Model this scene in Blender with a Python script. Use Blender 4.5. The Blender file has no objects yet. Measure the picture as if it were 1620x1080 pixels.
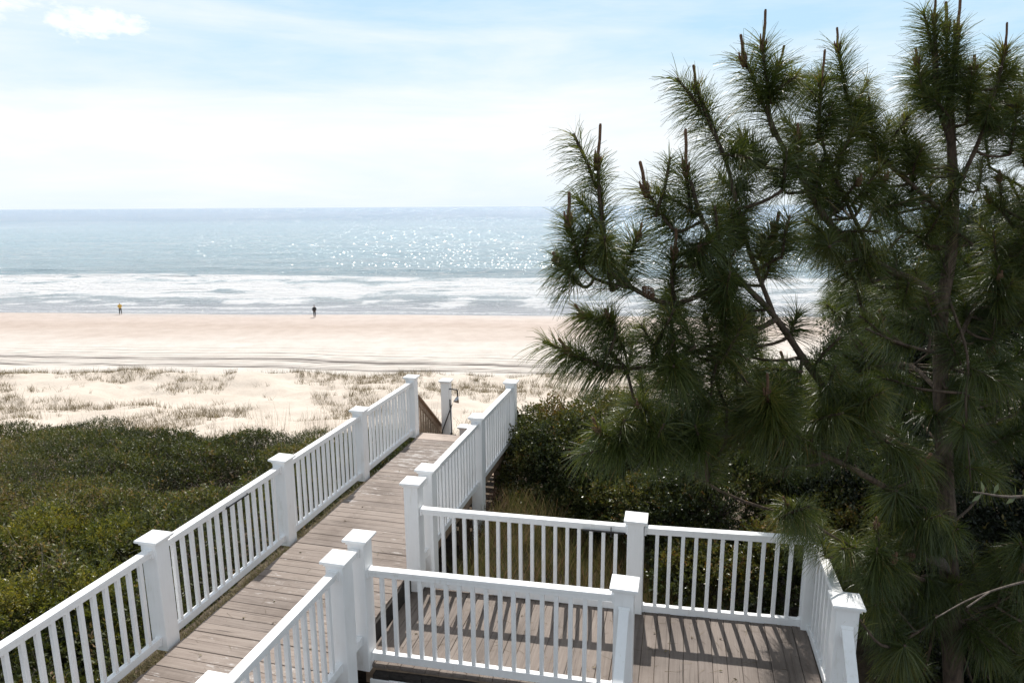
import bpy, math, random
import numpy as np
from mathutils import Vector, Matrix

random.seed(7)
RNG = np.random.default_rng(11)
EYE = 15.4                      # eye height above the sea, metres
TH = math.radians(11.2)         # camera pitch below the horizon
ROLL = math.radians(0.35)
SUN_EL, SUN_AZ = math.radians(53), math.radians(6.5)
WA = math.radians(14.1)         # heading of the boardwalk
WS, WC = math.sin(WA), math.cos(WA)

sc = bpy.context.scene
COL = sc.collection


# ------------------------------------------------------------------ helpers
def W(u, v, z=0.0):
    """boardwalk frame (u along, v to the right, z relative to the eye) to world"""
    return Vector((u * WS + v * WC, u * WC - v * WS, z + EYE))


def tag(o, label=None, cat=None, group=None, kind=None):
    if label: o['label'] = label
    if cat: o['category'] = cat
    if group: o['group'] = group
    if kind: o['kind'] = kind
    return o


def empty(name, loc=(0, 0, 0), label=None, cat=None, group=None):
    o = bpy.data.objects.new(name, None)
    COL.objects.link(o)
    o.location = loc
    o.empty_display_size = 0.1
    return tag(o, label, cat, group)


def link(name, me, parent=None, loc=None, rot=None):
    o = bpy.data.objects.new(name, me)
    COL.objects.link(o)
    if parent is not None:
        o.parent = parent
    if loc is not None: o.location = loc
    if rot is not None: o.rotation_euler = rot
    return o


def np_mesh(name, V, F, mat, tint=None, extra=None, smooth=False):
    """V (n,3), F (m,k) arrays; tint = per-vertex float attribute"""
    V = np.asarray(V, dtype=np.float32); F = np.asarray(F, dtype=np.int32)
    me = bpy.data.meshes.new(name)
    n, m, k = len(V), len(F), F.shape[1]
    me.vertices.add(n); me.vertices.foreach_set('co', V.ravel())
    me.loops.add(m * k); me.loops.foreach_set('vertex_index', F.ravel())
    me.polygons.add(m)
    me.polygons.foreach_set('loop_start', np.arange(0, m * k, k, dtype=np.int32))
    me.polygons.foreach_set('loop_total', np.full(m, k, dtype=np.int32))
    if smooth:
        me.polygons.foreach_set('use_smooth', np.ones(m, dtype=bool))
    if tint is not None:
        a = me.attributes.new('tint', 'FLOAT', 'POINT'); a.data.foreach_set('value', np.asarray(tint, dtype=np.float32))
    for nm, arr in (extra or {}).items():
        a = me.attributes.new(nm, 'FLOAT', 'POINT'); a.data.foreach_set('value', np.asarray(arr, dtype=np.float32))
    me.update(); me.validate()
    me.materials.append(mat)
    return me


class MB:
    """collects boxes, oriented prisms and tubes; builds one mesh"""
    def __init__(s): s.v, s.f, s.t = [], [], []
    def pts(s, P, F, t=0.5):
        b = len(s.v)
        s.v += [tuple(p) for p in P]; s.t += [t] * len(P)
        s.f += [tuple(i + b for i in f) for f in F]
    def hexa(s, P, t=0.5):
        s.pts(P, [(0, 3, 2, 1), (4, 5, 6, 7), (0, 1, 5, 4), (1, 2, 6, 5), (2, 3, 7, 6), (3, 0, 4, 7)], t)
    def box(s, x0, x1, y0, y1, z0, z1, t=0.5):
        s.hexa([(x0, y0, z0), (x1, y0, z0), (x1, y1, z0), (x0, y1, z0), (x0, y0, z1), (x1, y0, z1), (x1, y1, z1), (x0, y1, z1)], t)
    def bar(s, a, b, w, h, t=0.5):
        """bar from a to b, w wide (horizontal), h high (vertical), a and b at the top centre line"""
        a, b = Vector(a), Vector(b)
        d = (b - a); d.z = 0; d.normalize(); r = Vector((d.y, -d.x, 0)) * w / 2; dn = Vector((0, 0, -h))
        s.hexa([a - r + dn, a + r + dn, b + r + dn, b - r + dn, a - r, a + r, b + r, b - r], t)
    def tube(s, P, R, n=8, t=0.5, cap=True):
        P = [Vector(p) for p in P]
        if not hasattr(R, '__len__'): R = [R] * len(P)
        b0 = len(s.v); ref = None
        for i, p in enumerate(P):
            d = (P[min(i + 1, len(P) - 1)] - P[max(i - 1, 0)]).normalized()
            if ref is None:
                ref = Vector((0, 0, 1)) if abs(d.z) < .9 else Vector((1, 0, 0))
            x = (ref - d * ref.dot(d)).normalized(); y = d.cross(x); ref = x
            for k in range(n):
                a = 2 * math.pi * k / n
                s.v.append(tuple(p + (x * math.cos(a) + y * math.sin(a)) * R[i])); s.t.append(t)
        for i in range(len(P) - 1):
            for k in range(n):
                a, b = b0 + i * n + k, b0 + i * n + (k + 1) % n
                s.f.append((a, b, b + n, a + n))
        if cap:
            s.f.append(tuple(b0 + k for k in reversed(range(n))))
            s.f.append(tuple(b0 + (len(P) - 1) * n + k for k in range(n)))
    def mesh(s, name, mat, bevel=0.0, smooth=False):
        me = bpy.data.meshes.new(name)
        me.from_pydata(s.v, [], s.f); me.update()
        a = me.attributes.new('tint', 'FLOAT', 'POINT'); a.data.foreach_set('value', np.array(s.t, dtype=np.float32))
        if bevel:
            import bmesh
            bm = bmesh.new(); bm.from_mesh(me)
            bmesh.ops.bevel(bm, geom=list(bm.edges), offset=bevel, segments=1, affect='EDGES', clamp_overlap=True)
            bm.to_mesh(me); bm.free()
        if smooth:
            me.polygons.foreach_set('use_smooth', np.ones(len(me.polygons), dtype=bool))
        me.materials.append(mat)
        return me
    def build(s, name, mat, parent=None, bevel=0.0, smooth=False):
        return link(name, s.mesh(name, mat, bevel, smooth), parent)


# ------------------------------------------------------------------ numpy noise
_P = RNG.random((256, 256)).astype(np.float32)
def vnoise(x, y):
    xi = np.floor(x).astype(int); yi = np.floor(y).astype(int)
    fx = x - xi; fy = y - yi
    fx = fx * fx * (3 - 2 * fx); fy = fy * fy * (3 - 2 * fy)
    a = _P[xi & 255, yi & 255]; b = _P[(xi + 1) & 255, yi & 255]
    c = _P[xi & 255, (yi + 1) & 255]; d = _P[(xi + 1) & 255, (yi + 1) & 255]
    return a + (b - a) * fx + (c - a) * fy + (a - b - c + d) * fx * fy
def fbm(x, y, o=4):
    s = 0; a = .5; n = 0
    for i in range(o):
        s = s + a * vnoise(x * 2 ** i + 17.3 * i, y * 2 ** i + 9.1 * i); n += a; a *= .5
    return s / n
def sstep(a, b, x):
    t = np.clip((x - a) / (b - a), 0, 1); return t * t * (3 - 2 * t)


# ------------------------------------------------------------------ materials
def new_mat(name):
    m = bpy.data.materials.new(name); m.use_nodes = True
    nt = m.node_tree; nt.nodes.clear()
    out = nt.nodes.new('ShaderNodeOutputMaterial')
    b = nt.nodes.new('ShaderNodeBsdfPrincipled')
    nt.links.new(b.outputs[0], out.inputs[0])
    return m, nt, b, out
def nd(nt, t, **kw):
    n = nt.nodes.new(t)
    for k, v in kw.items():
        if hasattr(n, k): setattr(n, k, v)
        else: n.inputs[k].default_value = v
    return n
def lk(nt, a, b): nt.links.new(a, b)
def ramp(nt, src, stops, interp='LINEAR'):
    r = nt.nodes.new('ShaderNodeValToRGB'); r.color_ramp.interpolation = interp
    e = r.color_ramp.elements
    while len(e) > 1: e.remove(e[-1])
    e[0].position = stops[0][0]; e[0].color = (*stops[0][1], 1)
    for p, c in stops[1:]:
        x = e.new(p); x.color = (*c, 1)
    lk(nt, src, r.inputs[0]); return r
def noise(nt, vec, scale, detail=4, rough=.55, dist=0.0):
    n = nt.nodes.new('ShaderNodeTexNoise')
    n.inputs['Scale'].default_value = scale; n.inputs['Detail'].default_value = detail
    n.inputs['Roughness'].default_value = rough; n.inputs['Distortion'].default_value = dist
    if vec is not None: lk(nt, vec, n.inputs['Vector'])
    return n
def mapping(nt, src, scale=(1, 1, 1), rot=(0, 0, 0), loc=(0, 0, 0)):
    m = nt.nodes.new('ShaderNodeMapping')
    m.inputs['Scale'].default_value = scale; m.inputs['Rotation'].default_value = rot; m.inputs['Location'].default_value = loc
    lk(nt, src, m.inputs['Vector']); return m.outputs[0]
def geo_pos(nt): return nt.nodes.new('ShaderNodeNewGeometry').outputs['Position']
def attr(nt, name):
    a = nt.nodes.new('ShaderNodeAttribute'); a.attribute_name = name; return a.outputs['Fac']
def mth(nt, op, a, b=None, c=None, clamp=False):
    n = nt.nodes.new('ShaderNodeMath'); n.operation = op; n.use_clamp = clamp
    for i, x in enumerate((a, b, c)):
        if x is None: continue
        if isinstance(x, (int, float)): n.inputs[i].default_value = x
        else: lk(nt, x, n.inputs[i])
    return n.outputs[0]
def mixc(nt, fac, a, b, mode='MIX'):
    n = nt.nodes.new('ShaderNodeMix'); n.data_type = 'RGBA'; n.blend_type = mode
    for i, x in ((0, fac), (6, a), (7, b)):
        if isinstance(x, tuple): n.inputs[i].default_value = (*x, 1)
        elif isinstance(x, (int, float)): n.inputs[i].default_value = x
        else: lk(nt, x, n.inputs[i])
    return n.outputs[2]
def bump(nt, h, b, strength=.3, dist=.02):
    n = nt.nodes.new('ShaderNodeBump'); n.inputs['Strength'].default_value = strength; n.inputs['Distance'].default_value = dist
    lk(nt, h, n.inputs['Height']); lk(nt, n.outputs[0], b.inputs['Normal']); return n


def mat_vinyl():
    m, nt, b, o = new_mat('white_vinyl')
    p = geo_pos(nt)
    n1 = noise(nt, p, 3.5, 5, .6); n2 = noise(nt, mapping(nt, p, (30, 30, 4)), 1, 4, .6)
    n3 = noise(nt, p, 60, 2, .5)
    f = mth(nt, 'MULTIPLY', n1.outputs['Fac'], n2.outputs['Fac'])
    r = ramp(nt, f, [(.10, (.80, .79, .76)), (.18, (.90, .90, .90)), (.4, (.94, .94, .945))])
    sp = ramp(nt, n3.outputs['Fac'], [(.22, (.78, .76, .72)), (.27, (1, 1, 1))])
    lk(nt, mixc(nt, .5, r.outputs[0], sp.outputs[0], 'MULTIPLY'), b.inputs['Base Color'])
    b.inputs['Roughness'].default_value = .42
    bump(nt, n1.outputs['Fac'], b, .04, .01)
    return m

def mat_wood(name, rot, flake=1.0, dark=1.0):
    """weathered deck boards; rot turns the grain to run along the boards"""
    m, nt, b, o = new_mat(name)
    p = geo_pos(nt); t = attr(nt, 'tint')
    q = mapping(nt, p, (1, 1, 1), (0, 0, rot))
    off = nt.nodes.new('ShaderNodeCombineXYZ'); lk(nt, mth(nt, 'MULTIPLY', t, 37.0), off.inputs[0]); lk(nt, mth(nt, 'MULTIPLY', t, 91.0), off.inputs[2])
    va = nt.nodes.new('ShaderNodeVectorMath'); va.operation = 'ADD'; lk(nt, q, va.inputs[0]); lk(nt, off.outputs[0], va.inputs[1])
    g = noise(nt, mapping(nt, va.outputs[0], (1.2, 28, 28)), 1.0, 6, .65, .6)
    crack = noise(nt, mapping(nt, va.outputs[0], (1.6, 60, 60)), 1.0, 3, .5, .3)
    big = noise(nt, p, 1.1, 5, .6)
    fine = noise(nt, p, 45, 4, .7)
    base = ramp(nt, g.outputs['Fac'], [(.22, (.140 * dark, .110 * dark, .092 * dark)), (.45, (.222 * dark, .181 * dark, .157 * dark)), (.78, (.290 * dark, .246 * dark, .217 * dark))])
    tv = ramp(nt, t, [(0, (.88, .87, .87)), (.5, (1, .99, .98)), (1, (1.10, 1.09, 1.08))])
    c = mixc(nt, 1.0, base.outputs[0], tv.outputs[0], 'MULTIPLY')
    bg = ramp(nt, big.outputs['Fac'], [(.33, (.62, .59, .56)), (.52, (1.0, 1.0, .99)), (.7, (1.10, 1.10, 1.10))])
    c = mixc(nt, .9, c, bg.outputs[0], 'MULTIPLY')
    ck = ramp(nt, crack.outputs['Fac'], [(.30, (.16, .14, .13)), (.36, (1, 1, 1))])
    c = mixc(nt, .85, c, ck.outputs[0], 'MULTIPLY')
    if flake:
        fl = noise(nt, mapping(nt, va.outputs[0], (5, 16, 10)), 1.0, 5, .7)
        zone = noise(nt, p, .75, 2, .5)
        s = mth(nt, 'ADD', fl.outputs['Fac'], mth(nt, 'MULTIPLY', zone.outputs['Fac'], .5))
        fr = ramp(nt, s, [(.86 - .02 * flake, (0, 0, 0)), (.93, (1, 1, 1))])
        c = mixc(nt, mth(nt, 'MULTIPLY', fr.outputs[0], .75), c, (.50, .47, .45))
    dirt = ramp(nt, fine.outputs['Fac'], [(.28, (.55, .5, .46)), (.40, (1, 1, 1))])
    c = mixc(nt, .6, c, dirt.outputs[0], 'MULTIPLY')
    lk(nt, c, b.inputs['Base Color'])
    b.inputs['Roughness'].default_value = .75
    h = mth(nt, 'ADD', g.outputs['Fac'], mth(nt, 'MULTIPLY', crack.outputs['Fac'], 1.2))
    bump(nt, h, b, .5, .006)
    return m

def mat_simple(name, col, rough=.6, var=.25, scale=8, metallic=0.0):
    m, nt, b, o = new_mat(name)
    n = noise(nt, geo_pos(nt), scale, 5, .6)
    lo = tuple(x * (1 - var) for x in col); hi = tuple(min(1, x * (1 + var)) for x in col)
    r = ramp(nt, n.outputs['Fac'], [(.3, lo), (.7, hi)])
    lk(nt, r.outputs[0], b.inputs['Base Color'])
    b.inputs['Roughness'].default_value = rough; b.inputs['Metallic'].default_value = metallic
    return m

def mat_leaf(name, stops, rough=.35, transl=.25, spec=.5, tcol=None):
    """leaf colour from the per-leaf tint; part of the light goes through"""
    m, nt, b, o = new_mat(name)
    r = ramp(nt, attr(nt, 'tint'), stops)
    lk(nt, r.outputs[0], b.inputs['Base Color'])
    b.inputs['Roughness'].default_value = rough
    b.inputs['Specular IOR Level'].default_value = spec
    if transl:
        tr = nt.nodes.new('ShaderNodeBsdfTranslucent')
        lk(nt, mixc(nt, 1.0, r.outputs[0], tcol or (1.6, 1.5, .6), 'MULTIPLY'), tr.inputs['Color'])
        mx = nt.nodes.new('ShaderNodeMixShader'); mx.inputs[0].default_value = transl
        lk(nt, b.outputs[0], mx.inputs[1]); lk(nt, tr.outputs[0], mx.inputs[2]); lk(nt, mx.outputs[0], o.inputs[0])
    return m

def mat_bark(name, c0, c1, zs=5):
    m, nt, b, o = new_mat(name)
    p = geo_pos(nt)
    n = noise(nt, mapping(nt, p, (22, 22, zs)), 1, 6, .7, .8); n2 = noise(nt, p, 90, 3, .6)
    r = ramp(nt, n.outputs['Fac'], [(.3, c0), (.65, c1)])
    lk(nt, r.outputs[0], b.inputs['Base Color'])
    b.inputs['Roughness'].default_value = .9
    bump(nt, mth(nt, 'ADD', n.outputs['Fac'], mth(nt, 'MULTIPLY', n2.outputs['Fac'], .3)), b, .9, .03)
    return m

VINYL = mat_vinyl()
WALKWOOD = mat_wood('weathered_walk_boards', WA, 1.0, 1.06)
DECKWOOD = mat_wood('weathered_deck_boards', WA - math.pi / 2, .0, .80)
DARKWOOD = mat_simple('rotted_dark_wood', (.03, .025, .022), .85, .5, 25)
RAWWOOD = mat_simple('raw_stair_wood', (.30, .215, .15), .75, .25, 12)
PALEWOOD = mat_wood('sun_bleached_board', WA, 0, 1.9)
METAL = mat_simple('dark_metal', (.05, .05, .055), .4, .3, 30, .6)
CHROME = mat_simple('dull_chrome', (.45, .45, .47), .25, .2, 20, 1.0)
BARK = mat_bark('pine_bark', (.032, .023, .016), (.150, .105, .074))
TWIG = mat_bark('grey_twig', (.07, .055, .045), (.22, .18, .15), 22)
CANDLE = mat_bark('pine_candle', (.10, .052, .032), (.26, .15, .09), 40)
NEEDLE = mat_leaf('pine_needles', [(0, (.030, .050, .016)), (.5, (.076, .104, .028)), (.85, (.165, .172, .044)), (1, (.24, .17, .07))], .38, .36, .55)
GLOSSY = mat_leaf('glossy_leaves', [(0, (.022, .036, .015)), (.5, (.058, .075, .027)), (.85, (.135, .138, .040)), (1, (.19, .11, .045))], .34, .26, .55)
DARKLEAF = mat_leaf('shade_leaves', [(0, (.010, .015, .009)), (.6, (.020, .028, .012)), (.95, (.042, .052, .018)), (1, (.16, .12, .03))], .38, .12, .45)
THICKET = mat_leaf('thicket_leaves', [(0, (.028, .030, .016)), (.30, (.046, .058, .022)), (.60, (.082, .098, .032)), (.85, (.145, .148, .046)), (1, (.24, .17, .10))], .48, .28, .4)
MYRTLE = mat_leaf('myrtle_leaves', [(0, (.022, .036, .012)), (.45, (.055, .075, .018)), (.75, (.15, .16, .032)), (1, (.24, .21, .06))], .38, .40, .5)
DRYGRASS = mat_leaf('dry_grass', [(0, (.10, .076, .045)), (.4, (.195, .155, .088)), (.75, (.29, .24, .135)), (1, (.10, .11, .04))], .6, .3, .3, (1, 1, 1))
LAWN = mat_leaf('wild_grass_blades', [(0, (.06, .08, .025)), (.4, (.13, .145, .05)), (.75, (.28, .22, .12)), (1, (.34, .20, .13))], .5, .3, .3, (1, 1, .8))


# ------------------------------------------------------------------ terrain
PY = [-200, 14, 18, 24, 35, 46, 52, 57, 63, 80, 100, 112, 135, 400]
PZ = [9.6, 9.6, 8.5, 6.6, 4.3, 2.9, 2.0, .75, .38, .30, 0.0, -.7, -2.5, -6]
def terrain(x, y):
    x = np.asarray(x, dtype=float); y = np.asarray(y, dtype=float)
    tilt = .073 * np.clip(x, -250, 250) * sstep(45, 62, y)
    yy = y + tilt
    z = np.interp(yy, PY, PZ)
    z = (z + np.interp(yy - 1.5, PY, PZ) + np.interp(yy + 1.5, PY, PZ)) / 3
    dm = sstep(17, 26, y) * (1 - sstep(53, 60, yy))
    hum = (fbm(x * .16 + 40, y * .16, 4) - .5) * 1.2 + (fbm(x * .6, y * .6 + 7, 4) - .5) * .5
    ridge = np.exp(-((yy - 50.5) / 2.6) ** 2) * (.30 + .45 * fbm(x * .11, x * 0 + 3.3, 3))
    z = z + dm * hum + ridge * dm
    z = z + (fbm(x * .35, y * .35, 3) - .5) * .25 * (1 - sstep(14, 20, y))
    # banks of sand and litter right beside the boardwalk
    v = x * WC - y * WS; u = x * WS + y * WC
    z = z + .98 * sstep(-6.4, -5.4, v) * (1 - sstep(-4.75, -4.2, v)) * (1 - sstep(10.8, 12.2, u)) * (.9 + .2 * fbm(x * 1.1, y * 1.1, 3))
    z = z + .75 * sstep(-3.5, -2.9, v) * (1 - sstep(-2.4, -1.2, v)) * sstep(7.3, 8.0, u) * (1 - sstep(10.6, 12.4, u))
    # tyre ruts in the soft upper beach
    bz = sstep(55, 60, yy) * (1 - sstep(72, 78, yy))
    z = z + bz * (fbm(x * .05 + 3, yy * 1.6, 3) - .5) * .22
    z = z + (fbm(x * .05, yy * .22 + 9, 3) - .5) * .12 * sstep(70, 80, yy) * (1 - sstep(92, 98, yy))
    return z

def axis(parts):
    a = []
    for lo, hi, st in parts: a += list(np.arange(lo, hi, st))
    return np.array(a)
def grid(xs, ys):
    X, Y = np.meshgrid(xs, ys)
    nx, ny = len(xs), len(ys)
    i = np.arange(ny - 1)[:, None] * nx + np.arange(nx - 1)[None, :]
    F = np.stack([i, i + 1, i + 1 + nx, i + nx], -1).reshape(-1, 4)
    return X.ravel(), Y.ravel(), F

xs = axis([(-3000, -400, 200), (-400, -100, 12), (-100, -45, 1.2), (-45, 16, .22), (16, 60, 1.2), (60, 400, 12), (400, 3001, 200)])
ys = axis([(-400, -20, 40), (-20, 2, .8), (2, 66, .22), (66, 112, .6), (112, 150, 4), (150, 400, 50)])
X, Y, F = grid(xs, ys)
Z = terrain(X, Y)

def mat_ground():
    m, nt, b, o = new_mat('sand')
    p = geo_pos(nt)
    sep = nt.nodes.new('ShaderNodeSeparateXYZ'); lk(nt, p, sep.inputs[0])
    yy = mth(nt, 'ADD', sep.outputs['Y'], mth(nt, 'MULTIPLY', sep.outputs['X'], .073))
    w = noise(nt, mapping(nt, p, (.03, .10, 0)), 1, 4, .55)
    yw = mth(nt, 'ADD', yy, mth(nt, 'MULTIPLY_ADD', w.outputs['Fac'], 14.0, -7.0))
    t = mth(nt, 'DIVIDE', mth(nt, 'SUBTRACT', yw, 20.0), 90.0)   # y 20..110
    def pos(y): return (y - 20) / 90
    col = ramp(nt, t, [(0, (.585, .51, .435)), (pos(52), (.59, .52, .45)), (pos(60), (.60, .555, .51)), (pos(73), (.60, .55, .505)),
                       (pos(80), (.52, .445, .395)), (pos(85), (.465, .385, .335)), (pos(90), (.51, .43, .385)), (pos(95), (.50, .425, .38)), (pos(98.5), (.45, .40, .375)), (pos(101), (.40, .37, .355))])
    n1 = noise(nt, mapping(nt, p, (.5, .5, .5)), 1, 6, .6); n2 = noise(nt, p, 7, 4, .6)
    v = ramp(nt, n1.outputs['Fac'], [(.3, (.9, .88, .86)), (.7, (1.06, 1.06, 1.06))])
    c = mixc(nt, 1.0, col.outputs[0], v.outputs[0], 'MULTIPLY')
    v2 = ramp(nt, n2.outputs['Fac'], [(.3, (.9, .89, .88)), (.6, (1.03, 1.03, 1.03))])
    c = mixc(nt, .7, c, v2.outputs[0], 'MULTIPLY')
    # wheel tracks as thin shore-parallel lines, dark weed and rut shade painted together
    tq = mth(nt, 'ADD', sep.outputs['Y'], mth(nt, 'MULTIPLY', sep.outputs['X'], .112))
    wob = noise(nt, mapping(nt, p, (.045, .02, 0)), 1, 2, .5)
    tq = mth(nt, 'ADD', tq, mth(nt, 'MULTIPLY_ADD', wob.outputs['Fac'], 5.0, -2.5))
    tot = None
    for q0, wd, st in ((60.2, .30, 1.0), (60.9, .18, .9), (61.7, .16, .65), (62.5, .10, .5), (63.3, .16, .7), (64.0, .34, 1.0), (64.7, .14, .7), (65.6, .14, .6), (66.9, .13, .6), (68.3, .09, .45), (69.6, .08, .35)):
        g = mth(nt, 'ABSOLUTE', mth(nt, 'SUBTRACT', tq, q0))
        g = mth(nt, 'SUBTRACT', 1.0, mth(nt, 'DIVIDE', g, wd * 1.35), clamp=True)
        g = mth(nt, 'MULTIPLY', g, st)
        tot = g if tot is None else mth(nt, 'MAXIMUM', tot, g)
    br = noise(nt, mapping(nt, p, (.10, 3.0, 0)), 1, 5, .65)
    bm = ramp(nt, br.outputs['Fac'], [(.38, (0, 0, 0)), (.50, (1, 1, 1))])
    tr = mth(nt, 'MULTIPLY', mth(nt, 'MULTIPLY', tot, 1.7), bm.outputs[0], clamp=True)
    c = mixc(nt, tr, c, (.085, .07, .062))
    # leaf litter on the dune top under the shrubs
    lit = noise(nt, p, 5, 6, .7)
    lc = ramp(nt, lit.outputs['Fac'], [(.35, (.045, .034, .025)), (.6, (.12, .088, .06)), (.75, (.22, .17, .12))])
    c = mixc(nt, attr(nt, 'litter'), c, lc.outputs[0])
    lk(nt, c, b.inputs['Base Color'])
    rr = ramp(nt, t, [(pos(92), (.9, .9, .9)), (pos(98), (.35, .35, .35)), (pos(102), (.18, .18, .18))])
    lk(nt, rr.outputs[0], b.inputs['Roughness'])
    b.inputs['Specular IOR Level'].default_value = .3
    bump(nt, mth(nt, 'ADD', n1.outputs['Fac'], mth(nt, 'MULTIPLY', n2.outputs['Fac'], .25)), b, .5, .25)
    return m
litter = 1 - sstep(18.5, 21.5, Y + (fbm(X * .4, Y * .4, 3) - .5) * 3)
GROUND = mat_ground()
g = link('beach_ground', np_mesh('beach_ground', np.stack([X, Y, Z], 1), F, GROUND, extra={'litter': litter}, smooth=True))
tag(g, kind='structure')


# ------------------------------------------------------------------ sea
def shore_t(x, y): return y - (96.9 - .073 * np.clip(x, -250, 250)) - (fbm(x * .035, x * 0 + 2, 3) - .5) * 5
xs = axis([(-30000, -3000, 1500), (-3000, -400, 60), (-400, -160, 6), (-160, 60, .9), (60, 300, 5), (300, 3000, 60), (3000, 30001, 1500)])
ylist = [84.0]
st = .5
while ylist[-1] < 30000:
    y = ylist[-1]
    st = .5 if y < 170 else st * 1.035
    ylist.append(y + st)
X, Y, F = grid(xs, np.array(ylist))
T = shore_t(X, Y)
warp = (fbm(X * .022, Y * .05, 3) - .5)
Tw = T + warp * 14
Z = np.zeros_like(X)
near = 1 - sstep(200, 700, Y)
# broken surf relief
Z += np.exp(-((Tw - 53) / 2.2) ** 2) * .55 * sstep(-10, -60, X * .6 - 20 + 25 * fbm(X * .03, X * 0, 2)) * near
Z += np.exp(-((Tw - 70) / 4.5) ** 2) * .45 * near
Z += np.exp(-((Tw - 30) / 1.8) ** 2) * .35 * fbm(X * .05, X * 0 + 8, 2) * near
Z += np.exp(-((Tw - 14) / 1.5) ** 2) * .28 * fbm(X * .06, X * 0 + 5, 2) * near
Z += (fbm(X * .12, Y * .35, 4) - .5) * .35 * sstep(4, 20, T) * near
Z += (np.sin(Tw * .20) * .12 + (fbm(X * .05, Y * .16 + 4, 4) - .5) * .5) * sstep(40, 80, T) * near
Z += .05
# foam amount
lace = fbm(X * .22, Y * .34, 5); lace2 = fbm(X * .055 + 9, Y * .11, 4)
band = sstep(15, 21, Tw) * (1 - sstep(50, 56, Tw))
sparse = .72 + .28 * (1 - sstep(-50, 0, X))
foam = band * np.clip(1.0 + (lace2 - .5) * 1.8 + (lace - .5) * 2.0, 0, 1) * sparse
foam = np.maximum(foam, np.exp(-((Tw - 50) / 4.0) ** 2) * np.clip(.8 + (lace - .5) * 2, 0, 1) * (1 - .45 * sstep(-40, -5, X)))
foam = np.maximum(foam, np.exp(-((Tw - 24) / 4) ** 2) * np.clip(.3 + (lace - .5) * 3, 0, 1))
foam = np.maximum(foam, np.exp(-((T - 5.5 + (lace2 - .5) * 6) / 1.0) ** 2) * np.clip(.25 + (lace2 - .4) * 4, 0, 1))
foam = np.maximum(foam, np.exp(-((T - 1.0) / .9) ** 2) * .55)
foam = np.maximum(foam, sstep(3, 9, T) * (1 - sstep(18, 24, T)) * np.clip(.30 + (lace - .5) * 3.4 + (lace2 - .5) * 1.5, 0, 1))
foam = np.maximum(foam, sstep(-40, 20, X) * sstep(2, 8, T) * (1 - sstep(16, 24, T)) * np.clip((lace - .5) * 5, 0, 1))
foam = np.clip(foam, 0, 1) * near
shallow = 1 - sstep(3, 14, T)

def mat_sea():
    m, nt, b, o = new_mat('sea_water')
    p = geo_pos(nt)
    sep = nt.nodes.new('ShaderNodeSeparateXYZ'); lk(nt, p, sep.inputs[0])
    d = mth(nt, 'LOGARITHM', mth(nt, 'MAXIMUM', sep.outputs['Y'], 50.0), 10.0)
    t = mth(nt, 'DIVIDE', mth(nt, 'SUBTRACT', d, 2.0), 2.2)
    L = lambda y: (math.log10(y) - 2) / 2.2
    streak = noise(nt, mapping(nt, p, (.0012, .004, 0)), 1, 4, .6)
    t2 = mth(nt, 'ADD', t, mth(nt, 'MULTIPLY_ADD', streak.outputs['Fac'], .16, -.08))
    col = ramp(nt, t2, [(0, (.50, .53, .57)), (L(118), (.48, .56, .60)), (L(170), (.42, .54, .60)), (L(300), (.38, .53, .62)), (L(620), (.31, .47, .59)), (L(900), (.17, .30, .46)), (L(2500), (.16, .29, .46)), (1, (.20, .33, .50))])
    rip = noise(nt, mapping(nt, p, (.10, .55, .2)), 1, 5, .65)
    rc = ramp(nt, rip.outputs['Fac'], [(.3, (.80, .85, .87)), (.7, (1.14, 1.10, 1.08))])
    c = mixc(nt, .9, col.outputs[0], rc.outputs[0], 'MULTIPLY')
    c = mixc(nt, attr(nt, 'shallow'), c, (.60, .61, .65))
    # scattered white flecks, sun glints on the water painted into the colour
    glint_n = noise(nt, mapping(nt, p, (.22, .42, 1)), 1, 3, .65); glint_p = noise(nt, mapping(nt, p, (.006, .012, 0), (0, 0, 0), (3, 1, 0)), 1, 3, .6)
    glint_r = ramp(nt, mth(nt, 'ADD', glint_n.outputs['Fac'], mth(nt, 'MULTIPLY', glint_p.outputs['Fac'], .35)), [(.735, (0, 0, 0)), (.80, (1, 1, 1))])
    c = mixc(nt, mth(nt, 'MULTIPLY', glint_r.outputs[0], .7), c, (.72, .74, .75))
    # foam with lacy edges
    ln = noise(nt, mapping(nt, p, (.9, 2.6, 1)), 1, 6, .7)
    fa = mth(nt, 'ADD', attr(nt, 'foam'), mth(nt, 'MULTIPLY_ADD', ln.outputs['Fac'], 1.9, -.95))
    fr = ramp(nt, fa, [(.30, (0, 0, 0)), (.74, (1, 1, 1))])
    c = mixc(nt, fr.outputs[0], c, (.88, .88, .89))
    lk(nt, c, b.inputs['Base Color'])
    ro = nt.nodes.new('ShaderNodeMix'); ro.data_type = 'FLOAT'
    lk(nt, fr.outputs[0], ro.inputs[0]); ro.inputs[2].default_value = .14; ro.inputs[3].default_value = .8
    lk(nt, ro.outputs[0], b.inputs['Roughness'])
    b.inputs['IOR'].default_value = 1.33
    w1 = noise(nt, mapping(nt, p, (.55, 1.1, 1)), 1, 6, .7)
    w2 = noise(nt, mapping(nt, p, (.05, .14, 1)), 1, 3, .6)
    w3 = noise(nt, mapping(nt, p, (1.1, 1.7, 1)), 1, 4, .65)
    h = mth(nt, 'ADD', mth(nt, 'MULTIPLY', w1.outputs['Fac'], 1.2), mth(nt, 'MULTIPLY', w2.outputs['Fac'], 3.0))
    h = mth(nt, 'ADD', h, mth(nt, 'MULTIPLY', w3.outputs['Fac'], .6))
    bump(nt, h, b, 1.0, 1.25)
    return m
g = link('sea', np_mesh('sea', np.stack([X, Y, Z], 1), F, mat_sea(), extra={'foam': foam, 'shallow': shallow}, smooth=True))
tag(g, kind='structure')
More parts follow.
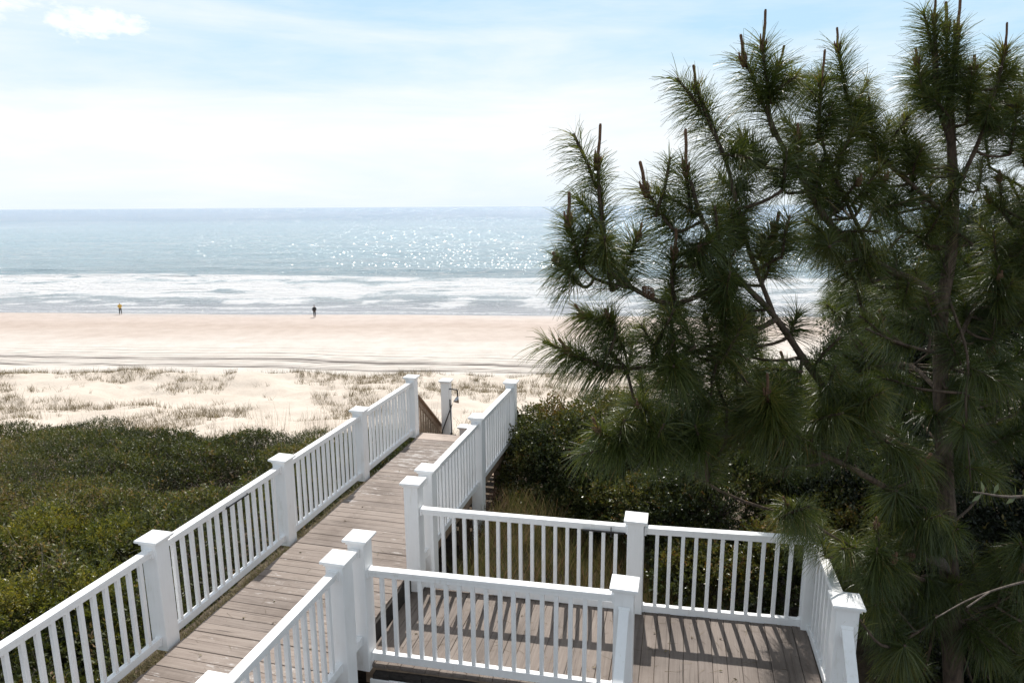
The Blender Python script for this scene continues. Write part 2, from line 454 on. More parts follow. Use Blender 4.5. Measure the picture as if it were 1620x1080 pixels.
# short steep wavelets: small tilted faces of water that catch the sun
k = 300000
ang = np.radians(RNG.uniform(.75, 5.3, k)); d = EYE / np.tan(ang); az = np.radians(RNG.uniform(-40, 36, k))
x = d * np.sin(az); y = d * np.cos(az)
okk = fbm(x * .012, y * .006, 3) + RNG.random(k) * .35 > .62
x, y, d, az = x[okk], y[okk], d[okk], az[okk]; k = len(x)
tilt = np.radians(RNG.normal(21, 7, k)); yaw = RNG.normal(0, .95, k) + .03
wd_ = (.05 + d * .00030) * RNG.uniform(.4, 1.8, k) ** 1.5; ht_ = (.05 + d * .00017) * RNG.uniform(.6, 1.3, k)
sx = np.stack([np.cos(yaw), np.sin(yaw), 0 * yaw], 1); bk = np.stack([-np.sin(yaw), np.cos(yaw), 0 * yaw], 1)
up = bk * np.cos(tilt)[:, None] + np.array([0, 0, 1.0]) * np.sin(tilt)[:, None]
c0 = np.stack([x, y, .12 + 0 * x], 1)
V = np.stack([c0 - sx * wd_[:, None], c0 + sx * wd_[:, None], c0 + sx * wd_[:, None] * .5 + up * ht_[:, None], c0 - sx * wd_[:, None] * .5 + up * ht_[:, None]], 1).reshape(-1, 3)
m_, nt_, b_, o_ = new_mat('wavelet_water')
lk(nt_, ramp(nt_, noise(nt_, geo_pos(nt_), .02, 3).outputs['Fac'], [(.3, (.30, .44, .50)), (.7, (.38, .50, .56))]).outputs[0], b_.inputs['Base Color'])
b_.inputs['Roughness'].default_value = .20; b_.inputs['IOR'].default_value = 1.33
o = link('wavelets', np_mesh('wavelets', V, np.arange(4 * k).reshape(-1, 4), m_), g); o['kind'] = 'stuff'


# ------------------------------------------------------------------ boardwalk and side deck
WZ = -4.39                                   # boardwalk surface, relative to the eye
def DZ(v): return -4.62 + (v + 3.0) * .042   # side deck surface: it sags towards the boardwalk
def uvbox(mb, u0, u1, v0, v1, z0, z1, t=.5, zf=None):
    P = [(u0, v0), (u0, v1), (u1, v1), (u1, v0)]
    if zf is None:
        mb.hexa([W(u, v, z0) for u, v in P] + [W(u, v, z1) for u, v in P], t)
    else:
        mb.hexa([W(u, v, zf(v) + z0) for u, v in P] + [W(u, v, zf(v) + z1) for u, v in P], t)

root = empty('boardwalk', W(8, -4, WZ)); tag(root, kind='structure')
INV = Matrix.Translation(-root.location)
def keep(o, par):
    o.parent = par; o.matrix_parent_inverse = Matrix.Translation(-par.location); return o
mb = MB(); u = -1.0; k = 0
while u < 11.72:
    w_ = .137
    j = random.uniform(-.012, .012); dz = random.uniform(-.003, .003); tl = random.uniform(-.004, .004)
    uvbox(mb, u, u + w_, -4.885 + j, -3.10 + j * .6, WZ - .035 + dz, WZ + dz + tl * 0, random.random())
    u += w_ + random.uniform(.002, .007); k += 1
keep(mb.build('deck_boards', WALKWOOD, None, .003), root)
mb = MB(); uvbox(mb, 11.735, 12.10, -4.90, -3.08, WZ - .04, WZ + .004, .6); keep(mb.build('end_board', PALEWOOD, None, .004), root)
mb = MB()
for v in (-4.84, -4.0, -3.135): uvbox(mb, -1, 12.05, v - .02, v + .02, WZ - .24, WZ - .038, .3)
for u in (1.0, 3.2, 5.4, 7.6, 9.8, 11.9):
    for v in (-4.72, -3.28): uvbox(mb, u - .07, u + .07, v - .07, v + .07, -6.6, WZ - .245, .3)
keep(mb.build('joists', RAWWOOD), root)
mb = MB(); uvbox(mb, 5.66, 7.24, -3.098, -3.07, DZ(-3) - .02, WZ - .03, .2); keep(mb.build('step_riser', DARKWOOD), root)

root = empty('side_deck', W(6.4, -1, DZ(-1))); tag(root, kind='structure')
mb = MB(); v = -3.06
while v < 1.42:
    w_ = .137
    u0 = 5.715 if v < -.36 else 5.05
    j = random.uniform(-.02, .02); dz = random.uniform(-.003, .003)
    uvbox(mb, u0 + j * .2, 7.30 + j, v, v + w_, -.035 + dz, dz, random.random(), DZ)
    v += w_ + random.uniform(.001, .005)
keep(mb.build('deck_boards', DECKWOOD, None, .003), root)
mb = MB()
for u in (5.74, 6.5, 7.2): uvbox(mb, u - .02, u + .02, -3.02, 1.40, -.22, -.04, .3, DZ)
for u, v in ((5.8, -2.8), (7.15, -2.8), (5.8, 1.3), (7.15, 1.3), (7.15, -.6)): uvbox(mb, u - .06, u + .06, v - .06, v + .06, -2.2, -.225, .3, DZ)
keep(mb.build('joists', RAWWOOD), root)
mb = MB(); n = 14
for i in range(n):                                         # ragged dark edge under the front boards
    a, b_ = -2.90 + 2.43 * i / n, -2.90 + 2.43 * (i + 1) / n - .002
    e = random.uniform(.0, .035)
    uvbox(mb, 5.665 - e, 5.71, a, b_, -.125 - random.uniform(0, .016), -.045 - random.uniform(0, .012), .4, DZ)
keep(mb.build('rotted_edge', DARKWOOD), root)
mb = MB(); uvbox(mb, 5.62, 5.645, -2.93, -.485, -1.2, -.10, .5, DZ); keep(mb.build('fascia_board', VINYL, None, .004), root)


# ------------------------------------------------------------------ railings
PW = .18
def post_mesh(h, cap=True):
    mb = MB(); a = PW / 2
    mb.box(-a, a, -a, a, 0, h)
    return mb.mesh('post', VINYL, .006)
def cap_mesh():
    mb = MB(); a = PW / 2
    def ringz(l): 
        P = []
        for r, z in l: P += [(-r, -r, z), (r, -r, z), (r, r, z), (-r, r, z)]
        F = [(3, 2, 1, 0)]
        for i in range(len(l) - 1):
            for k in range(4): F.append((4 * i + k, 4 * i + (k + 1) % 4, 4 * i + 4 + (k + 1) % 4, 4 * i + 4 + k))
        F.append(tuple(4 * (len(l) - 1) + k for k in range(4))); mb.pts(P, F)
    ringz([(a + .003, -.062), (a + .010, -.060), (a + .012, -.045), (a + .036, -.030), (a + .038, -.012), (a + .034, -.004), (.02, .008)])
    return mb.mesh('post_cap', VINYL, 0)
CAP = cap_mesh()
BAL = {}
def bal_mesh(h):
    k = round(h, 2)
    if k not in BAL:
        mb = MB(); mb.box(-.02, .02, -.02, .02, 0, k); BAL[k] = mb.mesh('baluster', VINYL, .003)
    return BAL[k]

def add_post(par, u, v, top, base, cap=True):
    """top = height of the cap's top face (relative to the eye)"""
    h = top - base - (.0 if not cap else .03)
    o = link('post', post_mesh(h), None, W(u, v, base)); o.rotation_euler = (random.uniform(-.006, .006), random.uniform(-.006, .006), -WA); keep(o, par)
    if cap:
        c = link('post_cap', CAP, None, (0, 0, h + .022)); c.parent = o
        c.rotation_euler = (random.uniform(-.01, .01), random.uniform(-.01, .01), random.uniform(-.02, .02))
    return o

def add_panel(par, a, b, za, zb, rise, g0=None):
    """rail panel between two post centres a and b (u,v); za/zb top of top rail; rise = top rail top to bottom rail top"""
    A, B = W(a[0], a[1], za), W(b[0], b[1], zb)
    d = B - A; L = Vector((d.x, d.y, 0)).length; e = d / L
    A2, B2 = A + e * (PW / 2 + .001), B - e * (PW / 2 + .001)
    mb = MB(); mb.bar(A2, B2, .090, .032); dn = Vector((0, 0, -.0325))
    mb.bar(A2 + dn, B2 + dn, .066, .046)
    for q, sgn in ((A2, 1), (B2, -1)):                       # bracket collars at both ends
        up = Vector((0, 0, .006)); mb.bar(q + up, q + e * sgn * .022 + up, .104, .092)
    keep(mb.build('top_rail', VINYL, None, .003), par)
    dn = Vector((0, 0, -rise))
    mb = MB(); mb.bar(A2 + dn, B2 + dn, .058, .085)
    for q, sgn in ((A2, 1), (B2, -1)):
        up = Vector((0, 0, .006)) + dn; mb.bar(q + up, q + e * sgn * .022 + up, .072, .097)
    keep(mb.build('bottom_rail', VINYL, None, .003), par)
    clear = L - PW; n = max(1, round(clear / .137) - 1)
    h = rise - .078
    me = bal_mesh(h)
    for i in range(n):
        p = A + e * (PW / 2 + clear * (i + 1) / (n + 1)) + dn
        o = link('baluster', me, None, p, (random.uniform(-.004, .004), random.uniform(-.004, .004), -WA)); keep(o, par)

def railing(label, loc):
    r = empty('railing', loc, label, 'railing', 'white railings of the boardwalk and side deck')
    return r

# left side of the boardwalk
VL, VR = -5.02, -3.035
r = railing('longest white railing, along the left edge of the boardwalk beside the brown thicket', W(7.5, VL, WZ))
UL = [.76, 3.01, 5.26, 7.51, 9.75, 11.97]
for u in UL: add_post(r, u, VL, -3.20, WZ - .04)
for a, b in zip(UL, UL[1:]): add_panel(r, (a, VL), (b, VL), -3.31, -3.31, .965)
mb = MB(); mb.tube([W(6.30, VL + .036, -3.387), W(6.72, VL + .036, -3.387)], .009, 6)
for u in (6.32, 6.70): mb.tube([W(u, VL + .036, -3.387), W(u, VL + .036, -3.365)], .006, 6)
keep(mb.build('latch_bar', METAL), r)

# right side, near part
r = railing('short white railing at the near right of the boardwalk, ending in paired tall posts', W(4.5, VR, WZ))
UR = [1.70, 3.52, 5.32, 5.745]
for u in UR[:-1]: add_post(r, u, VR, -3.20, WZ - .25)
add_post(r, UR[-1], VR, -3.20, DZ(-3) - .05)
for a, b in zip(UR, UR[1:]): add_panel(r, (a, VR), (b, VR), -3.31, -3.31, .965)

# right side, far part
r = railing('white railing along the far right of the boardwalk, half hidden by a glossy bush', W(9.8, VR, WZ))
UR2 = [7.175, 7.62, 9.82, 12.02]
add_post(r, UR2[0], VR, -3.20, DZ(-3) - .01)
for u in UR2[1:]: add_post(r, u, VR, -3.20, WZ - 1.1)
for a, b in zip(UR2, UR2[1:]): add_panel(r, (a, VR), (b, VR), -3.31, -3.31, .965)

# front of the side deck
r = railing('white railing across the front of the side deck, above the dark rotted edge', W(5.73, -1.7, DZ(-1.7)))
add_post(r, 5.73, -.39, -3.345, DZ(-.39) - .35)
add_panel(r, (5.745, VR), (5.73, -.39), -3.552, -3.462, .935)
# sloped rail going down the house steps from that post
r2 = railing('sloping white stair rail coming down towards the viewer from the front deck post', W(5.0, -.39, -4.4))
add_panel(r2, (3.9, -.39), (5.73, -.39), -3.47 - 1.83 * .85, -3.47, .90)
add_post(r2, 3.9, -.39, -3.47 - 1.83 * .85 + .14, -6.4)

# back of the side deck
r = railing('white railing across the back of the side deck, its bar shadows on the boards', W(7.16, -.8, DZ(-.8)))
add_post(r, 7.16, -.385, -3.365, DZ(-.385) - .004)
add_post(r, 7.16, 1.46, -3.395, DZ(1.46) - .06, cap=False)
add_panel(r, (7.175, VR), (7.16, -.385), -3.55, -3.487, .945)
add_panel(r, (7.16, -.385), (7.16, 1.46), -3.487, -3.408, .945)
mb = MB(); mb.tube([W(7.105, -.98, -3.575), W(7.105, -.52, -3.567)], .010, 6); mb.tube([W(7.105, -.66, -3.51), W(7.105, -.66, -3.63)], .006, 6)
keep(mb.build('latch_bar', METAL), r)

# right end of the side deck
r = railing('white railing at the right end of the side deck under the pine needles', W(6.5, 1.48, DZ(1.5)))
add_post(r, 5.85, 1.48, -3.31, DZ(1.48) - .4)
add_panel(r, (5.85, 1.48), (7.16, 1.46), -3.43, -3.408, .945)
r2 = railing('sloping white stair rail below the flat-capped post at the pine', W(5.2, 1.48, -4.4))
add_panel(r2, (4.0, 1.48), (5.85, 1.48), -3.44 - 1.85 * .9, -3.44, .90)
add_post(r2, 4.0, 1.48, -3.44 - 1.85 * .9 + .14, -6.4)


# ------------------------------------------------------------------ steps down to the beach
r = empty('beach_stairs', W(13, -4, WZ - .8), 'bare brown wooden stairs going down from the far end of the boardwalk', 'stairs')
for i in range(9):
    mb = MB(); u0 = 12.11 + i * .25; z = WZ - .20 * (i + 1)
    uvbox(mb, u0, u0 + .27, -4.88, -3.18, z - .04, z, random.random()); keep(mb.build('tread', RAWWOOD, None, .004), r)
for v in (-4.93, -3.13):
    mb = MB(); mb.bar(W(12.11, v, WZ - .06), W(14.5, v, WZ - .06 - 2.39 * .8), .045, .28); keep(mb.build('stringer', RAWWOOD), r)
for v, nm in ((-4.98, 'left'), (-3.08, 'right')):
    lab = {'left': 'brown wooden stair rail with thin balusters, seen past the tall left end post', 'right': 'brown wooden stair rail just showing behind the right end post'}[nm]
    q = empty('stair_railing', W(13, v, WZ), lab, 'stair railing', 'wooden rails of the beach stairs')
    a, b_ = W(12.07, v, -3.60), W(14.4, v, -3.60 - 2.33 * .8)
    mb = MB(); mb.bar(a, b_, .14, .035); keep(mb.build('handrail', RAWWOOD, None, .004), q)
    dn = Vector((0, 0, -.037)); mb = MB(); mb.bar(a + dn, b_ + dn, .04, .13); keep(mb.build('side_rail', RAWWOOD), q)
    dn = Vector((0, 0, -.78)); mb = MB(); mb.bar(a + dn, b_ + dn, .04, .09); keep(mb.build('lower_rail', RAWWOOD), q)
    mb = MB(); mb.box(-.018, .018, -.018, .018, 0, .70); bme = mb.mesh('baluster', RAWWOOD)
    for i in range(17):
        t = (i + .6) / 17.4; keep(link('baluster', bme, None, a.lerp(b_, t) + Vector((0, 0, -.82)), (0, 0, -WA)), q)
    mb = MB(); uvbox(mb, 14.36, 14.46, v - .05, v + .05, -7.2, -3.60 - 2.33 * .8 - .04); keep(mb.build('post', RAWWOOD), q)

# outdoor shower post
r = empty('outdoor_shower', W(13.25, -4.78, -6), 'square white capped post with a small outdoor shower head, beyond the boardwalk end', 'outdoor shower')
add_post(r, 13.25, -4.78, -3.58, -6.3)
mb = MB(); f = -4.78 + PW / 2
mb.tube([W(13.2, f - .03, -3.77), W(13.2, f + .17, -3.78), W(13.2, f + .185, -3.80), W(13.2, f + .185, -3.93)], .014, 8)
keep(mb.build('shower_arm', METAL, None, 0, True), r)
mb = MB(); mb.tube([W(13.2, f + .185, -3.93), W(13.19, f + .18, -3.96), W(13.17, f + .16, -4.04), W(13.165, f + .158, -4.05)], [.016, .035, .062, .055], 12)
keep(mb.build('shower_head', CHROME, None, 0, True), r)
mb = MB(); mb.tube([W(13.155, f + .07, -4.1), W(13.13, f - .02, -4.35), W(13.13, f - .14, -4.66), W(13.145, -4.78 - .08, -4.8)], .012, 6); keep(mb.build('hose', METAL, None, 0, True), r)
mb = MB(); mb.tube([W(13.2, f + .012, -4.0), W(13.2, f + .03, -4.6), W(13.2, f + .035, -5.2)], .012, 6)
mb.tube([W(13.2, f + .01, -4.80), W(13.2, f + .13, -4.78)], .012, 6); mb.tube([W(13.2, f + .03, -4.74), W(13.2, f + .03, -4.86)], .022, 8)
keep(mb.build('tap', METAL, None, 0, True), r)
r = empty('capped_post', W(13.3, -4.42, -6), 'low white post cap just showing above the end board of the boardwalk', 'post')
add_post(r, 13.45, -4.44, -4.64, -6.5)


# ------------------------------------------------------------------ foliage tools
def unit(a): return a / np.maximum(np.linalg.norm(a, axis=-1, keepdims=True), 1e-9)
def rdir(n):
    return unit(RNG.normal(size=(n, 3)))

def leaves(P, D, L, Wd, tint, fold=.25):
    """one folded diamond leaf per point: P base, D direction, L length, Wd width"""
    n = len(P); D = unit(D)
    S = unit(np.cross(D, rdir(n))); N = np.cross(S, D)
    L = np.asarray(L).reshape(-1, 1) * np.ones((n, 1)); Wd = np.asarray(Wd).reshape(-1, 1) * np.ones((n, 1))
    v0 = P; v2 = P + D * L - N * L * .06
    mid = P + D * L * .5 + N * Wd * fold
    v1 = mid + S * Wd * .5; v3 = mid - S * Wd * .5
    V = np.stack([v0, v1, v2, v3], 1).reshape(-1, 3)
    F = np.arange(4 * n).reshape(-1, 4)
    return V, F, np.repeat(tint, 4)

def sprigs(C, A, n_leaf, Ls, leaf_l, leaf_w, tint, spread=.9):
    """C sprig bases, A axes (unit), each with n_leaf leaves along length Ls"""
    m = len(C)
    t = (np.arange(n_leaf) + .3 + RNG.random((m, n_leaf)) * .6) / n_leaf
    A = unit(A)
    P = C[:, None, :] + A[:, None, :] * (t * np.asarray(Ls).reshape(-1, 1))[..., None]
    P = P + RNG.normal(size=P.shape) * .006
    R = rdir(m * n_leaf).reshape(m, n_leaf, 3)
    R = unit(R - A[:, None, :] * (R * A[:, None, :]).sum(-1, keepdims=True))
    D = A[:, None, :] * (.45 + .5 * t[..., None]) + R * spread
    tt = np.clip(tint[:, None] + RNG.normal(size=(m, n_leaf)) * .12, 0, 1)
    l = leaf_l * (.7 + .6 * RNG.random((m, n_leaf)))
    return leaves(P.reshape(-1, 3), D.reshape(-1, 3), l.ravel(), l.ravel() * (leaf_w / leaf_l), tt.ravel())

def ribbons(P, D, L, w, droop, tint, seg=2, twist=True):
    """thin curved blades: P base, D dir, L length (n,), w width, droop (n,)"""
    n = len(P); D = unit(D); S = unit(np.cross(D, rdir(n)))
    L = np.asarray(L).reshape(-1, 1); dr = np.asarray(droop).reshape(-1, 1)
    rows = []
    for i in range(seg + 1):
        t = i / seg
        c = P + D * L * t + np.array([0, 0, -1.0]) * dr * L * t * t
        ww = w * (1 - .75 * t) if np.isscalar(w) else (w.reshape(-1, 1) * (1 - .6 * t ** 2))
        rows += [c - S * ww * .5, c + S * ww * .5]
    V = np.stack(rows, 1).reshape(-1, 3)
    k = 2 * (seg + 1)
    base = np.arange(n)[:, None] * k
    F = np.concatenate([base + np.array([[2 * i, 2 * i + 1, 2 * i + 3, 2 * i + 2]]) for i in range(seg)], 0)
    return V, F, np.repeat(tint, k)

def cat(parts):
    Vs, Fs, Ts = [], [], []; b = 0
    for V, F, T in parts:
        Vs.append(V); Fs.append(F + b); Ts.append(T); b += len(V)
    return np.concatenate(Vs), np.concatenate(Fs), np.concatenate(Ts)

def curved(a, b, bend, n=5):
    a, b = np.array(a, float), np.array(b, float); bend = np.array(bend, float)
    return [a + (b - a) * t + bend * 4 * t * (1 - t) for t in np.linspace(0, 1, n)]


FPX = 1080.0
def at(px, py, Y):
    """a point of the tree given where it was measured in the photograph and its distance Y"""
    a = (px - 810) / FPX; b = -(py - 540) / FPX
    ca, sa = math.cos(ROLL), math.sin(ROLL)
    a, b = a * ca + b * sa, b * ca - a * sa
    d = np.array([a, math.cos(TH) + b * math.sin(TH), -math.sin(TH) + b * math.cos(TH)])
    p = d * (Y / d[1]); p[2] += EYE
    return p

# ------------------------------------------------------------------ left thicket (one continuous mass)
DOMES = [(RNG.uniform(-19, -1.5), RNG.uniform(3, 17.5), RNG.uniform(.6, 1.35), RNG.uniform(.55, .95)) for i in range(330)]
def thick_top(x, y):
    v = x * WC - y * WS
    edge = sstep(-5.15, -6.3, v)
    far = 1 - .30 *  sstep(14.5, 17.5, y + (fbm(x * .3, y * .0, 3) - .5) * 2.5)
    wx = x + (fbm(x * 1.1, y * 1.1, 3) - .5) * .9; wy = y + (fbm(x * 1.1 + 9, y * 1.1 + 5, 3) - .5) * .9
    top = np.zeros_like(x)
    for cx, cy, rr, hh in DOMES:
        q = 1 - ((wx - cx) ** 2 + (wy - cy) ** 2) / (rr * rr)
        top = np.maximum(top, np.where(q > 0, hh * np.sqrt(np.maximum(q, 0)), 0))
    return 9.42 + (.25 + fbm(x * 1.5, y * 1.5, 3) * .35 + top) * (.4 + .6 * edge) * far - (.70 - .20 * sstep(-6, -11, x)) * sstep(9, 16.5, y)
n = 56000
x = RNG.uniform(-24, -1.0, n * 3); y = RNG.uniform(2.5, 18.0, n * 3)
v = x * WC - y * WS
# inside the camera's neighbourhood, thinner far to the side
ok = (v < -5.2) & (x > -5.5 - y * .98) & (y < 17.3 + (fbm(x * .4, x * 0, 3) - .5) * 2.0)
x, y = x[ok], y[ok]; m = len(x)
zt = thick_top(x, y)
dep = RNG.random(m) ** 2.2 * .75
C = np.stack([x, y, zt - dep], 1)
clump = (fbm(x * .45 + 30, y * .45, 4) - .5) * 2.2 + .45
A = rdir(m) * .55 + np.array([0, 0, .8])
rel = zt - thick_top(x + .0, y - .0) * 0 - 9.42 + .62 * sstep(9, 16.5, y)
tint = np.clip(.0 + clump * .55 + (rel - .75) * .50 - dep * .45 + RNG.normal(size=m) * .08 + .08, 0, .95)  # low and buried sprigs tinted darker, shade put into the leaf colour
dead = RNG.random(m) < .05
tint[dead] = 1.0
sp_ = fbm(x * .55 + 71, y * .55 + 13, 3)
parts = []
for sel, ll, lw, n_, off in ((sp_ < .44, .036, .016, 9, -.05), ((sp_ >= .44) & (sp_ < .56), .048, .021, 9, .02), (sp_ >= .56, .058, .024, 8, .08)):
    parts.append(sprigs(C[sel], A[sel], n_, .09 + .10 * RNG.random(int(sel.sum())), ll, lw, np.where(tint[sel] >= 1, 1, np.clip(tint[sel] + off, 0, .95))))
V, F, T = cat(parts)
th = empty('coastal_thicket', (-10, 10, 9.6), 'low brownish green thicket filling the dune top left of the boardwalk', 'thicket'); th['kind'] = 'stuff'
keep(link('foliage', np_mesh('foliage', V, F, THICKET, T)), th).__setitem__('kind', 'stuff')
# bare grey twigs sticking up through it
k = 14000
i = RNG.choice(m, k)
P = C[i] + np.array([0, 0, -.05]); D = rdir(k) * .9 + np.array([0, 0, .5])
V, F, T = ribbons(P, D, .15 + .35 * RNG.random(k), .009, RNG.normal(size=k) * .35, RNG.random(k), 3)
o = keep(link('twigs', np_mesh('twigs', V, F, mat_leaf('bare_twigs', [(0, (.06, .045, .035)), (.5, (.15, .12, .10)), (1, (.32, .29, .26))], .6, .2, .3, (1, 1, 1)), T)), th); o['kind'] = 'stuff'


# ------------------------------------------------------------------ individual shrubs
def shrub(name, label, cat_, loc, blobs, mat, per_m2, nl, sl, ll, lw, tint0, tvar, twigs=True, group=None, stem_mat=None, depth=.35, top_tint=.2):
    """blobs: list of (dx,dy,dz,rx,ry,rz) ellipsoids around loc; leaf sprigs in a rough shell through each"""
    r = empty(name, loc, label, cat_, group)
    parts = []; loc = np.array(loc)
    st = MB()
    for bi, (dx, dy, dz, rx, ry, rz) in enumerate(blobs):
        area = 4 * math.pi * ((rx * ry) ** 1.6 / 3 + (rx * rz) ** 1.6 / 3 + (ry * rz) ** 1.6 / 3) ** (1 / 1.6)
        k = int(area * per_m2)
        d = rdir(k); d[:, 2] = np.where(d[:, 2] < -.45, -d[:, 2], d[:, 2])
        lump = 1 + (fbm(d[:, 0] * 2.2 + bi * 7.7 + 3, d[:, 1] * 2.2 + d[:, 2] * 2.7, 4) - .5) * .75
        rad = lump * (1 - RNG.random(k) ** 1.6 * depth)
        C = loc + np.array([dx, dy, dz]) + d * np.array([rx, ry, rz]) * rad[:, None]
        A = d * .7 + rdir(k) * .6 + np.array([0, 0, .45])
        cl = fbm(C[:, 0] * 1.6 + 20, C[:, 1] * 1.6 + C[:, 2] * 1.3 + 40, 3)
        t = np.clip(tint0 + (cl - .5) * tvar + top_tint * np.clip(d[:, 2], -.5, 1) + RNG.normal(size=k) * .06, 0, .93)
        dead = RNG.random(k) < .025; t[dead] = 1
        parts.append(sprigs(C, A, nl, sl * (.7 + .6 * RNG.random(k)), ll, lw, t))
        c = loc + np.array([dx, dy, dz])
        if twigs:
            b0 = loc + np.array([RNG.normal() * .12, RNG.normal() * .12, 0])
            st.tube(curved(b0, c + np.array([0, 0, rz * .3]), RNG.normal(size=3) * .12), [.035, .03, .025, .02, .012], 6)
            for q in range(9):
                dd = rdir(1)[0]; dd[2] = abs(dd[2]) * .8
                st.tube(curved(c - np.array([0, 0, rz * .3]), c + dd * np.array([rx, ry, rz]) * RNG.uniform(.75, 1.08), RNG.normal(size=3) * .08), [.016, .013, .010, .007, .004], 5)
    V, F, T = cat(parts)
    keep(link('foliage', np_mesh('foliage', V, F, mat, T)), r)
    if twigs: keep(st.build('branches', stem_mat or TWIG, None, 0, True), r)
    return r

# yellow-green wax myrtles at the near left
def atz(px, py, z):
    p = at(px, py, 1.0) - np.array([0, 0, EYE]); q = p * (z / p[2]); return q[0], q[1]
for (px, py, s, lab) in ((70, 860, .75, 'bright yellow green bush at the left edge of the frame, tallest in the thicket corner'),
                         (185, 868, .55, 'small yellow green bush close above the second post cap from the left'),
                         (20, 985, .60, 'dark green bush lowest at the left edge beside the nearest railing panel'),
                         (150, 960, .50, 'olive green bush right behind the balusters of the nearest left panel')):
    x, y = atz(px, py, -5.0)
    bl = [(0, 0, .62, s, s, .55), (.40, -.25, .35, s * .7, s * .7, .4), (-.45, .15, .40, s * .75, s * .7, .4)]
    shrub('myrtle_bush', lab, 'bush', (x, y, 9.6), bl, MYRTLE, 230, 12, .16, .050, .016, .42, 1.3, group='yellow green bushes in the thicket', depth=.5, top_tint=.3)

# glossy bushes right of the boardwalk, behind the side deck
G = dict(group='glossy bushes behind the side deck')
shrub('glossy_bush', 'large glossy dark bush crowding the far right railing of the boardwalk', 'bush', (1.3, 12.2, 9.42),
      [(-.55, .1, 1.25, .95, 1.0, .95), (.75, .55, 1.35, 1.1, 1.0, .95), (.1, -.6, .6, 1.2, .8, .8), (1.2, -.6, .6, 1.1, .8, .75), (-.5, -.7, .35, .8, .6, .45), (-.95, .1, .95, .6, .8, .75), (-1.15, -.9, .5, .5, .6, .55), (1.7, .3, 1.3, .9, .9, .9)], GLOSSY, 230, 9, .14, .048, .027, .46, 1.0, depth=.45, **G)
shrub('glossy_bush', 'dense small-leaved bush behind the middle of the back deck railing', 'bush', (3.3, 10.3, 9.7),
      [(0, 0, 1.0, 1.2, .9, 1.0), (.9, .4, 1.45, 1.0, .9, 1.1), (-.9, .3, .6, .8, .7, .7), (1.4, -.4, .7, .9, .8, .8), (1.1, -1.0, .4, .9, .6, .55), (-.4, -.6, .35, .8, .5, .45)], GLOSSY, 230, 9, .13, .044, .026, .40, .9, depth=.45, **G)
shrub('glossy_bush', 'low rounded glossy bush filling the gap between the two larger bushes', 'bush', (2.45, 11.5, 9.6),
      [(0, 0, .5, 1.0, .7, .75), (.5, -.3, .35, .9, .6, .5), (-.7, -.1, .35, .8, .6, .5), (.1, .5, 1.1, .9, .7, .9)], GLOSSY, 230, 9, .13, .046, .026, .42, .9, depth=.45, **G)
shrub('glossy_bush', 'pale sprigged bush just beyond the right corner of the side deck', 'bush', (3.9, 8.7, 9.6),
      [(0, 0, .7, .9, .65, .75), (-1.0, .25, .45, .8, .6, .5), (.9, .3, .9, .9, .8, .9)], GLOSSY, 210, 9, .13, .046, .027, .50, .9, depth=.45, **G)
shrub('dry_bush', 'reddish brown dry bush between the boardwalk railing and the glossy bush', 'bush', (-.45, 9.75, 9.75),
      [(0, 0, .35, .42, .6, .38), (.15, -.8, .25, .35, .5, .28), (.1, .8, .5, .3, .5, .4)], mat_leaf('dry_leaves', [(0, (.055, .032, .022)), (.6, (.13, .075, .05)), (1, (.24, .16, .11))], .6, .25, .3, (1, 1, 1)), 130, 7, .12, .036, .014, .5, .8, depth=.7)

# dark tall evergreens behind the pine
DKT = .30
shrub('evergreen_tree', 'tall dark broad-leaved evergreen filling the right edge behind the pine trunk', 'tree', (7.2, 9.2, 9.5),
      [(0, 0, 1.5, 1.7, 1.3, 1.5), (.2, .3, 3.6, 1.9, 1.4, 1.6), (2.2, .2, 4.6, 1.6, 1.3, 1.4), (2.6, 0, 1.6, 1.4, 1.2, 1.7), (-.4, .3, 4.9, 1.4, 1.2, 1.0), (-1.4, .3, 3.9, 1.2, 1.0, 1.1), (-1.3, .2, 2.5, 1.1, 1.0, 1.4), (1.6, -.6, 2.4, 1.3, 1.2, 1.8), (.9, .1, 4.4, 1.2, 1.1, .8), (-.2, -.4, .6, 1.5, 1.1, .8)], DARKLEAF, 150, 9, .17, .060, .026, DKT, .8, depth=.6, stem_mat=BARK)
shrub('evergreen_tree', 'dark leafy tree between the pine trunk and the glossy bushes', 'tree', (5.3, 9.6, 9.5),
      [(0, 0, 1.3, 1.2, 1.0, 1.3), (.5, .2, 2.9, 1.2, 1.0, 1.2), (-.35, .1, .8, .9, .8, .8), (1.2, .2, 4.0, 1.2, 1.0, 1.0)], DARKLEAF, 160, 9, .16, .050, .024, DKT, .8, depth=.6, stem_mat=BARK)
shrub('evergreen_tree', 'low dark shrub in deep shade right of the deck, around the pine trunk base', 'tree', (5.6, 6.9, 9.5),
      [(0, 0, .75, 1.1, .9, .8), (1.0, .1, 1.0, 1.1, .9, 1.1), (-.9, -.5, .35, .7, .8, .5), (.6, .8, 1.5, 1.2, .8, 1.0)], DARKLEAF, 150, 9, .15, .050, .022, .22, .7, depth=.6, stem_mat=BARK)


# ------------------------------------------------------------------ grasses
def blades(P, n_per, spread, h0, h1, w, tint_fn, lean=.55, droop=.25):
    m = len(P); k = m * n_per
    B = np.repeat(P, n_per, 0); B[:, :2] += RNG.normal(size=(k, 2)) * spread
    D = rdir(k) * lean; D[:, 2] = 1
    L = h0 + (h1 - h0) * RNG.random(k) ** 1.5
    return ribbons(B, D, L, w, RNG.random(k) * droop, tint_fn(k), 3)
